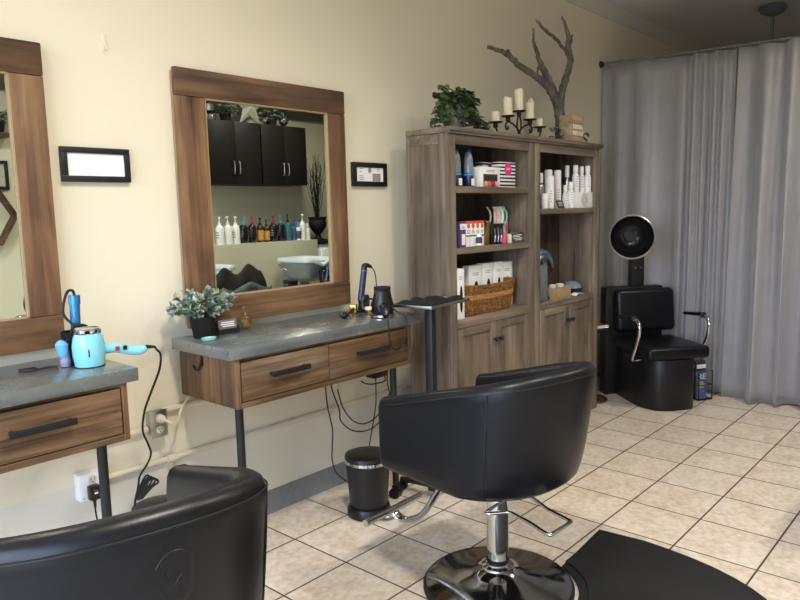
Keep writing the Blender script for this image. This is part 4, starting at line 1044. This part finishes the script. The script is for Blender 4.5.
# power brick under the right station with its cords
t = thing('power_brick', (.60, -.27, .648), 'black power brick with trailing cords under the right end of the second station', 'power supply')
MB().b2((-.05, -.035, -.035), (.05, .035, .03), .012).build('brick_body', 'blackplastic', t)
MB().b2((-.02, -.037, .028), (.02, .037, .0435), .002).build('mounting_strap', 'mattblack', t)
c = MB().tube(rel(t, *[(.39, -.12, .691), (.389, -.12, .60), (.398, -.12, .48), (.425, -.12, .36), (.437, -.10, .26), (.47, -.06, .17), (.52, -.035, .08), (.60, -.03, .006)]), .0034, 8, 7).build('cord', 'rubber', t)
c = MB().tube(rel(t, *[(.42, -.12, .691), (.430, -.12, .57), (.475, -.12, .45), (.485, -.12, .385), (.56, -.12, .318), (.66, -.12, .29), (.76, -.11, .30), (.9, -.06, .34), (.98, -.03, .40)]), .0034, 8, 7).build('cord', 'rubber', t)
c = MB().tube(rel(t, *[(.463, -.12, .575), (.47, -.12, .55), (.50, -.12, .455), (.56, -.12, .375), (.63, -.12, .335), (.70, -.12, .333), (.80, -.10, .36), (.95, -.04, .43)]), .0034, 8, 7).build('cord', 'rubber', t)
o_ = Vector((.463, -.12, .575))-Vector(t.location)
MB().b2(tuple(o_+Vector((-.012, -.008, -.02))), tuple(o_+Vector((.008, .008, .035))), .003).build('connector', 'offwhite', c)['label'] = 'white connector'
MB().tube([tuple(o_+Vector(p)) for p in ((-.002, 0, .034), (-.004, .02, .07), (-.006, .06, .118))], .003, 7, 4).build('lead', 'rubber', c)
c = MB().tube(rel(t, *[(.60, -.16, .575), (.64, -.15, .553), (.71, -.14, .535), (.76, -.17, .545), (.70, -.23, .59), (.64, -.26, .635)]), .0036, 8, 7).build('cord', 'rubber', t)
c = MB().tube(rel(t, *[(.745, -.12, .691), (.748, -.12, .60), (.746, -.12, .50), (.742, -.12, .42), (.735, -.1, .30), (.74, -.06, .15), (.78, -.03, .006)]), .003, 8, 7).build('cord', 'rubber', t)
c = MB().tube(rel(t, *[(.862, -.10, .58), (.868, -.09, .52), (.90, -.07, .45), (.945, -.05, .38), (.93, -.03, .25), (.9, -.03, .006)]), .003, 8, 7).build('cord', 'rubber', t)
# ------------------------------------------------------------------ hood dryer chair
DO, DR = Vector((3.11, -.71, 0)), math.radians(142)
def dl(p):     # world point -> dryer chair local
    return tuple(Matrix.Rotation(-DR, 4, 'Z') @ (Vector(p)-DO))
t = thing('dryer_chair', tuple(DO), 'black hood dryer chair with chrome armrests between bookcase and grey curtain', 'dryer chair', DR)
poly = [(-.19, -.27), (.19, -.27)]
for k in range(0, 25):
    a = PI*k/24; poly.append((.205*math.copysign(abs(math.cos(a))**.6, math.cos(a)), -.02+.27*math.sin(a)**.85))
MB().prism(poly, 0, .365, bev=.008).build('base_box', 'leather2', t)
MB().box((0, .02, .412), (.47, .50, .088), .028, seg=4).build('seat_cushion', 'leather', t, ang=60)
MB().box((-.012, -.245, .652), (.475, .095, .325), .04, (.10, 0, 0), seg=5).build('backrest', 'leather', t, ang=60)
MB().b2((-.19, -.385, 0), (.275, -.285, .825), .008).build('rear_cabinet', 'leather2', t)
MB().b2((-.05, -.375, .825), (.055, -.315, 1.08), .006).build('hood_post', 'blackmetal', t)
b = MB()
for x in (-.02, .025): b.cyl((x, -.314, .965), (x, -.311, .965), .007, n=12)
b.build('post_screws', 'steel', t)
for s in (1, -1):
    x = .265*s
    MB().tube([(x, .11, .640), (x, .160, .640), (x, .192, .60), (x, .185, .53), (x, .145, .44), (x, .105, .355), (x*.78, .10, .35)], .0125, 12, 5).build('arm_tube', 'chrome', t)
    MB().box((x, .015, .645), (.05, .23, .024), .010, (.10, 0, 0), seg=3).build('arm_pad', 'leather2', t)
hc = Vector(dl((2.951, -0.560, 1.213)))
hn = Vector(dl((-1.8627, -2.6453, 1.30)))-hc; hn = (hn.normalized()+Vector((0.0, .12, -.05))).normalized()
q = Vector((0, 0, 1)).rotation_difference(hn).to_euler()
ro = .154
MB().lathe([(ro, 0), (ro*.99, -.05), (ro*.93, -.11), (ro*.76, -.165), (ro*.5, -.20), (ro*.2, -.215), (0, -.217)], tuple(hc), 40, q, cap=False).build('hood_shell', 'blackplastic', t)
MB().lathe([(ro*.97, .002), (ro*.95, -.05), (ro*.88, -.10), (ro*.70, -.145), (ro*.45, -.172), (0, -.182)], tuple(hc), 40, q, cap=False).build('hood_liner', plain('glossy_black_liner', '#1b1b1c', .2), t)
b = MB().lathe([(ro-.003, -.006), (ro+.005, -.005), (ro+.006, .004), (ro-.001, .008), (ro-.006, .003), (ro-.003, -.006)], tuple(hc), 48, q, cap=False)
b.build('hood_rim', plain('silver_rim', '#b9b9b4', .3, .7), t)
g = MB()
for rr, zz in ((.5, -.17), (.3, -.178), (.75, -.137)): 
    pts_ = [Vector((ro*rr*math.cos(a), ro*rr*math.sin(a), zz+.004)) for a in [2*PI*k/36 for k in range(36)]]
    g.tube([tuple(hc+q.to_matrix() @ p) for p in pts_], .0022, 5, closed=True)
g.build('hood_grille', 'blackmetal', t)
pb = hc+q.to_matrix() @ Vector((0, 0, -.17))
MB().tube([(0, -.345, 1.03), (0, -.36, 1.10), (pb.x/2, -.36, 1.15), tuple(pb)], [.03, .032, .035, .045], 14, 5).build('hood_neck', 'blackplastic', t)
# side table with magazines
SX, SY = 2.868, -.285
t = thing('side_table', (SX, SY, 0), 'small pedestal table with round metal base beside the dryer chair', 'side table')
MB().lathe([(.125, 0), (.132, .004), (.132, .014), (.11, .022), (.03, .028), (.018, .04)], n=36).build('round_base', 'brass', t)
MB().cyl((0, 0, .028), (0, 0, .525), .016, n=18).build('post', 'blackmetal', t)
MB().lathe([(.12, .525), (.125, .53), (.125, .542), (.12, .546)], n=36).build('table_top', 'blackplastic', t)
for k, (mt, lb, rz_, dz) in enumerate((('darkprint', 'dark covered magazine at bottom of the side table pile', .1, .0), ('whitemat', 'white edged magazine in middle of the side table pile', -.2, .008), ('redprint', 'pink covered magazine on top of the side table pile', .05, .016))):
    t = thing('magazine', (SX+.005, SY-.01, .5465+dz), lb, 'magazine', rz_-.5, 'magazines on the side table')
    b = MB().m(0).b2((-.10, -.075, 0), (.10, .075, .0012)).b2((-.10, -.075, .0062), (.10, .075, .0074)).b2((-.101, -.075, 0), (-.099, .075, .0074)).m(1).b2((-.099, -.0745, .0012), (.0985, .0745, .0062))
    b.build('pages', [mt, 'whitemat'], t)
# magazine rack on the floor
RO, RR = Vector((3.385, -.905, 0)), math.radians(150)
t = thing('magazine_rack', tuple(RO), 'black wire rack of magazines on the floor right of the dryer chair', 'magazine rack', RR)
b = MB()
for y in (-.07, .07):
    b.tube([(-.06, y, .006), (-.06, y, .22), (.06, y, .22), (.06, y, .006)], .004, 8).tube([(-.06, y, .006), (.06, y, .006)], .004, 8)
    b.tube([(-.06, y, .115), (.06, y, .115)], .003, 8)
for x in (-.06, .06): b.tube([(x, -.07, .006), (x, .07, .006)], .004, 8).tube([(x, -.07, .115), (x, .07, .115)], .003, 8)
b.build('wire_frame', 'blackmetal', t)
MB().b2((-.058, -.068, .008), (.058, .068, .011)).build('bottom_plate', 'blackmetal', t)
for k, (y, mt, h, lb, lean, x) in enumerate(((.045, 'bluprint', .205, 'blue and white magazine at the front of the floor rack', -.10, .022), (.008, 'darkprint', .275, 'dark magazine in middle of the floor rack', -.12, -.005), (-.032, 'redprint', .27, 'red and white magazine at back of the floor rack', -.06, -.015))):
    L = Matrix.Rotation(RR, 4, 'Z') @ Vector((x, y, 0))+RO
    t = thing('magazine', (L.x, L.y, .0115), lb, 'magazine', RR, 'magazines in the floor rack')
    b = MB().m(0).box((0, 0, h/2), (.092, .012, h), .001, (-lean*.5, 0, 0)).m(1)
    if k == 0:
        b.text('RE', .06, Matrix.Translation((-.002, .008+.0, h*.80)) @ Matrix.Rotation(PI, 4, 'Z') @ Matrix.Rotation(PI/2+.05, 4, 'X'))
        b.m(2).sph((.0, .0062, h*.42), (.03, .0012, .045), 16)
    else:
        b.box((0, .0067, h*.84), (.08, .001, .03), 0, (-lean*.5, 0, 0)).m(2).box((0, .0067, h*.5), (.05, .001, .09), 0, (-lean*.5, 0, 0))
    b.build('cover', [mt, 'whitemat', 'tan'], t)

# ------------------------------------------------------------------ curtain
def rodx(y): return 3.58-.014*y
def rodz(y): return 2.572+.026*y
t = thing('curtain_rod', (3.58, 0, 2.57), 'white curtain rod running out from the left wall below the ceiling', 'curtain rod')
MB().tube(rel(t, *[(rodx(y), y, rodz(y)) for y in (-.002, -.8, -1.6, -2.46)]), .009, 14).build('rod', plain('grey_painted_rod', '#6f6f72', .5), t)
MB().lathe([(.028, 0), (.028, .006), (.02, .014), (.014, .03)], (0, 0, 0), 24, (PI/2, 0, 0)).build('wall_bracket', 'iron', t)
MB().cyl((rodx(-2.44)-3.58, -2.44, rodz(-2.44)-2.57), (rodx(-2.44)-3.58, -2.44, .459), .008, n=12).build('ceiling_support', 'white', t)
def curtain(y0, y1, seed, label, dx, freq, amp, zb, sw=-.075):
    t = thing('curtain', (rodx(y0), y0, 0), label, 'curtain', 0, 'grey curtain panels')
    rg = random.Random(seed); n = int(abs(y1-y0)*300); ph = [0.]; ys = [y0+(y1-y0)*k/(n-1) for k in range(n)]
    for k in range(1, n): ph.append(ph[-1]+freq(ys[k])*2*PI*abs(y1-y0)/(n-1)*(1+.35*math.sin(ys[k]*9+seed)))
    off = [rg.uniform(0, 6) for _ in range(5)]
    nv = 26
    def f(u, v):
        k = min(n-1, int(round(u*(n-1)))); y = ys[k]; p = ph[k]; A = amp(y)*(.55+.45*min(1, v*2.2))
        s = math.sin(p); s = math.copysign(abs(s)**.75, s)
        x = A*s+A*.45*math.sin(p*.37+off[0]+v*.5)+.012*v*math.sin(p*.5+off[1]+v*2.4)+.010*v*math.sin(y*7+off[2]-3*v)
        zt = rodz(y)-.012-.006*(1-math.cos(p*.5)); zz = zb+.012*math.sin(y*5+off[3])
        sway = sw*v
        return (rodx(y)+dx+x+sway-t.location.x, y-y0+A*.35*math.cos(p)*v, zt*(1-v)+zz*v)
    MB().grid(f, n, nv).build('cloth', 'curtain', t, solid=.0022, ang=80)
    m_ = int(abs(y1-y0)/.09)
    for k in range(m_):
        y = y0+(y1-y0)*(k+.5)/m_
        MB().tube([(rodx(y)-t.location.x+.014*math.sin(a), y-y0+.002*math.cos(a), rodz(y)+.002+.014*math.cos(a)) for a in [2*PI*j/18 for j in range(18)]], .0017, 6, closed=True).build('curtain_ring', 'chrome', t)
curtain(-.012, -1.03, 3, 'darker grey curtain panel hanging next to the wall behind dryer chair', .012, lambda y: 4.2 if y > -.66 else 11., lambda y: .020 if y > -.6 else .028, .03, -.04)
curtain(-1.045, -2.40, 8, 'brighter grey satin curtain panel at right edge of the photo', -.02, lambda y: 4.8, lambda y: .058, .012, -.10)
t = thing('ceiling_fan', (4.63, -.99, 3.03), 'grey ceiling canopy with thin rod seen above the curtain', 'ceiling fixture')
t.name = 'ceiling_fixture'
MB().lathe([(.085, 0), (.10, -.012), (.105, -.03), (.09, -.055), (.05, -.075), (.018, -.085)], n=32).build('canopy', 'greyvinyl', t)
MB().cyl((0, 0, -.08), (0, 0, -.62), .012, n=14).build('down_rod', 'greyvinyl', t)
MB().lathe([(.02, -.60), (.07, -.63), (.09, -.68), (.07, -.72), (0, -.73)], n=28).build('housing', 'bowlgrey', t)

# ------------------------------------------------------------------ the side of the room seen in the mirrors
LZ = 1.155
struct('wall_half', MB().b2((0.85, -3.6, 0), (3.25, -3.20, LZ)), 'wall2')
for k, x in enumerate((1.97, 2.595)):
    w = .615 if k == 0 else .595
    t = thing('wall_cabinet', (x, -3.6, 1.742), ('dark two door wall cabinet nearer the mirror left edge', 'dark two door wall cabinet nearer the twig urn')[k], 'cabinet', 0, 'dark wall cabinets over the bottles')
    MB().b2((0, .0, 0), (w, .33, .018)).b2((0, 0, .59), (w, .33, .608)).b2((0, 0, .018), (.018, .33, .59)).b2((w-.018, 0, .018), (w, .33, .59)).b2((.018, 0, .018), (w-.018, .012, .59)).build('cabinet_box', 'espresso', t)
    for s, (a, b_) in enumerate(((.002, w/2-.0015), (w/2+.0015, w-.002))):
        d = MB().b2((a, .331, .002), (b_, .349, .606), .002).build('door', 'espresso', t)
        hx = b_-.03 if s == 0 else a+.03
        MB().tube([(hx, .349, .10), (hx, .368, .105), (hx, .374, .16), (hx, .368, .215), (hx, .349, .22)], .006, 10, 4).build('handle', 'steel', d)
CT = 2.3502
t = thing('lantern', (2.13, -3.42, CT), 'silver hurricane ornament at the left end of the wall cabinets', 'ornament')
MB().lathe([(.05, 0), (.055, .01), (.03, .05), (.03, .07), (.055, .10), (.055, .16), (.05, .165)], n=24).build('body', 'chrome', t)
def smallplant(loc, label, seed):
    t = thing('potted_plant', loc, label, 'plant', 0, 'plants on top of the cabinets')
    MB().lathe([(.045, 0), (.06, .08), (.055, .08), (0, .07)], n=20).build('pot', 'mattblack', t)
    lf = MB(); rg = random.Random(seed)
    for k in range(90):
        a = rg.uniform(0, 2*PI); r = rg.uniform(.02, .11)
        lf.m(k % 2).leaf((r*math.cos(a), r*math.sin(a)*.7, rg.uniform(.07, .17)), (math.cos(a), math.sin(a), rg.uniform(-.3, .8)), (0, .5, .8), .045, .03, .2)
    lf.build('foliage', ['leaf', 'ivyd'], t)
smallplant((2.30, -3.42, CT), 'potted greenery between the silver ornament and the tin star', 1)
smallplant((2.87, -3.42, CT), 'potted greenery between the tin star and the glass ornament', 2)
t = thing('tin_star', (2.58, -3.40, CT), 'pale five pointed tin star standing on the wall cabinets', 'ornament')
b = MB(); tm_ = bmesh.new(); R_, r_ = .22, .088; cz = R_*math.cos(PI/5)+.0005
vs_ = [tm_.verts.new(((R_ if k % 2 == 0 else r_)*math.sin(PI*k/5), 0, cz+(R_ if k % 2 == 0 else r_)*math.cos(PI*k/5))) for k in range(10)]
fc, bk = tm_.verts.new((0, .045, cz)), tm_.verts.new((0, -.02, cz))
for k in range(10): tm_.faces.new((vs_[k], vs_[(k+1) % 10], fc)); tm_.faces.new((vs_[(k+1) % 10], vs_[k], bk))
b._merge(tm_); b.build('star_body', 'star', t, ang=5)
t = thing('glass_ornament', (3.03, -3.42, CT), 'round glass ornament at the right end of the wall cabinets', 'ornament')
MB().lathe([(.03, 0), (.035, .005), (.02, .02), (.05, .05), (.055, .08), (.04, .115), (.015, .13), (.02, .15), (0, .165)], n=24).build('body', 'chrome', t)
def shampoo(x, mt, capm, label, r=.042, h=.27, lab=None, pump=True):
    t = thing('pump_bottle' if pump else 'shampoo_bottle', (x-.06, -3.315, LZ), label, 'bottle', math.radians(random.uniform(100, 150)), 'hair product bottles on the ledge')
    hb = h*.70
    MB().lathe([(r*.94, 0), (r, .006), (r, hb*.80), (r*.85, hb*.92), (r*.4, hb)], n=24).build('bottle_body', mt, t)
    if lab:
        MB().lathe([(r+.0006, hb*.12), (r+.001, hb*.13), (r+.001, hb*.70), (r+.0006, hb*.71)], n=24).build('label', lab, t)
    if pump:
        MB().lathe([(r*.42, hb+.0005), (r*.42, hb+.022), (.006, hb+.024), (.006, h-.012)], n=18).tube([(-.008, 0, h-.006), (.02, 0, h-.006), (.042, 0, h-.014)], [.010, .008, .005], 10).build('pump', capm, t)
    else:
        MB().lathe([(r*.5, hb+.0005), (r*.52, hb+.01), (r*.5, h), (0, h+.001)], n=18).build('cap', capm, t)
    b = MB()
    for k in range(3):
        for a in (.6, .9, 1.2): b.box(((r+.0008)*math.cos(a+PI*.0), (r+.0008)*math.sin(a), hb*(.62-.13*k)), (.016, .0012, .007), 0, (0, 0, a+PI/2))
    b.build('print', 'greyink' if mt != 'white' else 'ink', t)
shampoo(2.015, 'white', 'lime', 'lime capped white bottle at the left end of the ledge', .036, .21, 'lime', False)
shampoo(2.150, 'white', 'white', 'first white pump bottle from the left on the ledge')
shampoo(2.245, 'white', 'white', 'second white pump bottle from the left on the ledge')
shampoo(2.335, 'white', 'white', 'third white pump bottle touching the dark blue topped one')
shampoo(2.430, 'darkprod', 'skyblue', 'dark blue topped pump bottle beside the three white ones')
shampoo(2.535, 'darkprod', 'magenta', 'dark magenta topped pump bottle left of the amber pair')
shampoo(2.635, 'amber', 'blackplastic', 'taller amber pump bottle with orange label', .038, .25, 'orange')
shampoo(2.715, 'amber', 'blackplastic', 'shorter amber pump bottle with orange label', .034, .23, 'orange')
shampoo(2.805, 'darkprod', 'magenta', 'dark magenta topped pump bottle right of the amber pair')
shampoo(2.905, 'darkprod', 'skyblue', 'dark blue topped pump bottle beside the teal bottle')
shampoo(3.000, 'tealgreen', 'blackplastic', 'teal green bottle with black pump on the ledge', .040, .28)
shampoo(3.075, 'bluprint', 'bluprint', 'deep blue capped bottle squeezed beside the teal pump', .032, .22, None, False)
shampoo(3.140, 'white', 'skyblue', 'white and blue tube bottle standing on its cap', .032, .20, 'bluprint', False)
shampoo(3.205, 'white', 'white', 'white pump bottle near the right end of the ledge', .036, .28)
shampoo(3.275, 'white', 'white', 'short white bottle at the right end of the ledge', .028, .18, None, False)
t = thing('pedestal_cabinet', (3.52, -3.40, 0), 'white pedestal cabinet with black top under the twig urn', 'cabinet')
MB().b2((-.24, -.19, .06), (.24, .19, 1.10), .003).build('body', 'white', t)
MB().b2((-.22, -.17, 0), (.22, .17, .06)).build('plinth', 'mattblack', t)
MB().b2((-.255, -.195, 1.10), (.255, .205, 1.138), .004).build('top', 'espresso', t)
MB().b2((-.21, .19, .10), (.21, .204, 1.05), .003).build('door', 'white', t)
t = thing('urn', (3.415, -3.37, 1.138), 'black footed urn beside the bottles on the pedestal', 'vase')
MB().lathe([(.075, 0), (.078, .012), (.04, .03), (.025, .06), (.06, .10), (.095, .16), (.10, .20), (.09, .225), (.105, .25), (.108, .262), (.09, .26), (.07, .22), (0, .20)], n=32).build('urn_body', 'stone' if False else 'mattblack', t)
t = thing('twig_bundle', (3.415, -3.37, 1.34), 'bundle of bare dark twigs rising from the black urn', 'branches')
rg = random.Random(4); b = MB()
for k in range(26):
    a = rg.uniform(0, 2*PI); sp = rg.uniform(.03, .16); h = rg.uniform(.45, .78)
    P = [Vector((.02*math.cos(a), .02*math.sin(a), 0))]
    for j in range(1, 6): P.append(Vector((sp*math.cos(a)*(j/5)+rg.uniform(-.014, .014), sp*math.sin(a)*(j/5)*.8+rg.uniform(-.012, .012), h*j/5)))
    b.tube(P, [.0042, .0038, .0034, .003, .0024, .0016], 5, 3)
    for q_ in range(2): 
        s = P[rg.randint(2, 4)]; b.tube([s, s+Vector((rg.uniform(-.05, .05), rg.uniform(-.04, .04), rg.uniform(.05, .11)))], [.0026, .0012], 5)
b.build('twigs', 'iron', t)
def bowl(x, label):
    t = thing('shampoo_bowl', (x, -3.2, 0), label, 'sink', 0, 'white shampoo bowls on the half wall')
    n = 40; O = []
    for k in range(n):
        a = 2*PI*k/n; c, s = math.cos(a), math.sin(a)
        O.append((.215*math.copysign(abs(c)**.45, c), .32+.27*math.copysign(abs(s)**.45, s)))
    def ring(f, z, notch=0.): return [(px*f, .32+(py-.32)*f, z-(notch*max(0, 1-abs(px)/.12) if py > .5 else 0)) for px, py in O]
    MB().rings([ring(.97, .955, .05), ring(1., .962, .05), ring(1., .988, .06), ring(.985, .996, .06), ring(.93, .996, .06), ring(.90, .98, .06), ring(.84, .90), ring(.6, .83), ring(.2, .815)]).build('basin', 'porcelain', t)
    MB().rings([ring(.90, .956, .05), ring(.86, .90), ring(.68, .80), ring(.36, .76), ring(.3, .755)]).build('underside', 'bowlgrey', t)
    MB().b2((-.06, .001, .62), (.06, .30, .80), .01).b2((-.03, .001, .50), (.03, .06, .64)).build('wall_mount', 'bowlgrey', t)
    MB().tube([(-.19, .12, .93), (-.19, .16, .90), (-.17, .22, .88), (-.12, .24, .84)], .011, 10, 4).build('spray_hose', 'chrome', t)
    return t
bowl(2.80, 'white shampoo bowl nearer the twig urn below the ledge')
bowl(1.60, 'white shampoo bowl behind the caped shampoo chair')
def shair(x, y, label):
    t = thing('shampoo_chair', (x, y, 0), label, 'chair', 0, 'shampoo chairs at the bowls')
    MB().box((0, .16, .42), (.50, .50, .10), .03, seg=3).build('seat', 'leather', t)
    MB().box((0, -.12, .66), (.46, .10, .46), .045, (.12, 0, 0), seg=4).build('backrest', 'leather', t)
    MB().b2((-.2, -.05, 0), (.2, .32, .37), .01).build('base_box', 'leather2', t)
    for s in (-1, 1):
        MB().tube([(.255*s, -.06, .45), (.29*s, -.02, .52), (.29*s, .0, .60), (.29*s, .06, .635), (.29*s, .30, .63), (.285*s, .34, .57), (.25*s, .30, .44)], .013, 10, 4).build('arm_tube', 'chrome', t)
        MB().box((.29*s, .17, .652), (.05, .24, .03), .012, seg=3).build('arm_pad', 'leather2', t)
shair(2.97, -2.46, 'black shampoo chair in front of the bowl nearer the urn')
shair(1.65, -2.40, 'shampoo chair draped with the black cape')
t = thing('salon_cape', (1.65, -2.42, 0), 'black salon cape draped over the back of the shampoo chair', 'cape')
def cape(front):
    def f(u, v):
        x = (u-.5)*.50
        zt = .955+.075*math.cos((u-.5)*4*PI+PI)*.5+.03*u
        zb = .70+.035*math.cos(u*3*PI)
        z = zt*(1-v)+zb*v
        y = (.085 if front else -.13)+(-.06*(1-v) if front else -.06*(1-v)*-.0)+.015*math.sin(u*14+v*4)*(.3+v)-.05*(1-v)**3*(1 if front else -1.0)
        return (x*(1+.04*math.sin(v*3)), y, z)
    return f
MB().grid(cape(True), 30, 14).build('front_fold', 'mattblack', t, solid=.006)
MB().grid(lambda u, v: ((u-.5)*.50, .13+.012*math.sin(u*16), (.845+.03*math.cos((u-.55)*9))*(1-v)+.52*v), 30, 8).build('grey_lining', 'greyvinyl', t, solid=.004)['label'] = 'grey lining turned outwards'
# shelves seen in the left mirror
t = thing('hexagon_shelf', (.06, -3.6, 1.475), 'dark wooden hexagon shelf on the far wall in the left mirror', 'shelf')
b = MB(); R1, R0_ = .27, .242
def hexp(r): return [(r*math.cos(PI*k/3), r*math.sin(PI*k/3)) for k in range(6)]
A, B_ = hexp(R1), hexp(R0_); tm_ = bmesh.new()
V = [[tm_.verts.new((x, y, z)) for x, z in P] for P, y in ((A, .001), (A, .105), (B_, .105), (B_, .001))]
for i in range(4):
    for k in range(6): tm_.faces.new((V[i][k], V[i][(k+1) % 6], V[(i+1) % 4][(k+1) % 6], V[(i+1) % 4][k]))
bmesh.ops.recalc_face_normals(tm_, faces=tm_.faces); b._merge(tm_)
b.build('hexagon_frame', 'hexwood', t)
t = thing('wall_shelf', (.0, -3.6, 2.09), 'dark floating shelf with greenery above the hexagon shelf', 'shelf')
MB().b2((-.30, .001, 0), (.31, .15, .035), .003).build('board', 'hexwood', t)
for x in (-.2, .2): MB().b2((x-.01, .001, -.08), (x+.01, .10, 0), .002).build('bracket', 'blackmetal', t)
smallplant((.235, -3.52, 2.1252), 'potted greenery on the floating shelf in the left mirror', 9)
t = thing('picture_frame', (.16, -3.6, 1.80), 'dark framed picture above the hexagon shelf in left mirror', 'picture frame')
MB().b2((-.15, .001, .09), (.15, .022, .115)).b2((-.15, .001, -.115), (.15, .022, -.09)).b2((-.15, .001, -.09), (-.125, .022, .09)).b2((.125, .001, -.09), (.15, .022, .09)).build('frame', 'blackmetal', t)
MB().b2((-.127, .004, -.092), (.127, .010, .092)).build('picture', 'star', t)
# ------------------------------------------------------------------ light
def area(name, loc, rot, size, power, col, sy=None, spread=180):
    l = bpy.data.lights.new(name, 'AREA'); l.energy = power; l.color = col; l.shape = 'RECTANGLE' if sy else 'DISK'; l.size = size
    if sy: l.size_y = sy
    l.spread = math.radians(spread)
    o = bpy.data.objects.new(name, l); COL.objects.link(o); o.location = loc; o.rotation_euler = rot; return o
for x, y, p, spr, nm in ((-.75, -1.75, 38, 160, 'round ceiling downlight above the left styling station chair'), (.65, -2.05, 18, 140, 'round ceiling downlight above the middle styling chair'), (2.62, -2.5, 26, 150, 'round ceiling downlight nearest the grey curtain')):
    t = thing('ceiling_light', (x, y, 3.03), nm, 'ceiling light')
    MB().lathe([(.12, -.001), (.125, -.012), (.105, -.02), (.10, -.012), (.10, -.004)], n=36).build('trim_ring', 'white', t)
    area('downlight', (x, y, 3.005), (0, 0, 0), .3, p, (1., .92, .8), None, spr)
    MB().lathe([(.099, -.006), (.099, -.004)], n=36).build('diffuser', 'lampshade', t)
wd = bpy.data.worlds.new('World'); SC.world = wd; wd.use_nodes = True; nt = wd.node_tree; nt.nodes.clear()
o = nt.nodes.new('ShaderNodeOutputWorld'); bg = nt.nodes.new('ShaderNodeBackground')
tc = N(nt, 'ShaderNodeTexCoord'); sp = N(nt, 'ShaderNodeSeparateXYZ'); nt.links.new(tc.outputs['Generated'], sp.inputs[0])
nt.links.new(ramp(nt, sp.outputs[2], [(.0, C('#8f8b84')), (.02, C('#bccde4')), (.5, C('#bdd3f4'))]), bg.inputs[0])
bg.inputs[1].default_value = 13.0; nt.links.new(bg.outputs[0], o.inputs[0])
pl = area('window_portal', (-3.39, -1.9, 1.6), (0, -PI/2, 0), 2.25, 1, (1, 1, 1), 3.15); pl.data.cycles.is_portal = True

# ------------------------------------------------------------------ camera
yaw, pit, rol = (math.radians(v) for v in (41.8671, -7.1459, -1.3937))
F = Vector((math.cos(pit)*math.cos(yaw), math.cos(pit)*math.sin(yaw), math.sin(pit)))
R = Vector((math.sin(yaw), -math.cos(yaw), 0)); Uv = R.cross(F)
R2 = R*math.cos(rol)+Uv*math.sin(rol); U2 = Uv*math.cos(rol)-R*math.sin(rol)
cd = bpy.data.cameras.new('Camera'); cd.sensor_width = 36; cd.lens = 698.2/800*36; cd.clip_start = .05
co = bpy.data.objects.new('Camera', cd); COL.objects.link(co)
co.matrix_world = Matrix.Translation((-1.8627, -2.6453, 1.4264)) @ Matrix((R2, U2, -F)).transposed().to_4x4()
SC.camera = co
vs = SC.view_settings; vs.view_transform = 'Standard'; vs.look = 'None'; vs.gamma = 1; vs.exposure = 0.16; vs.use_curve_mapping = False
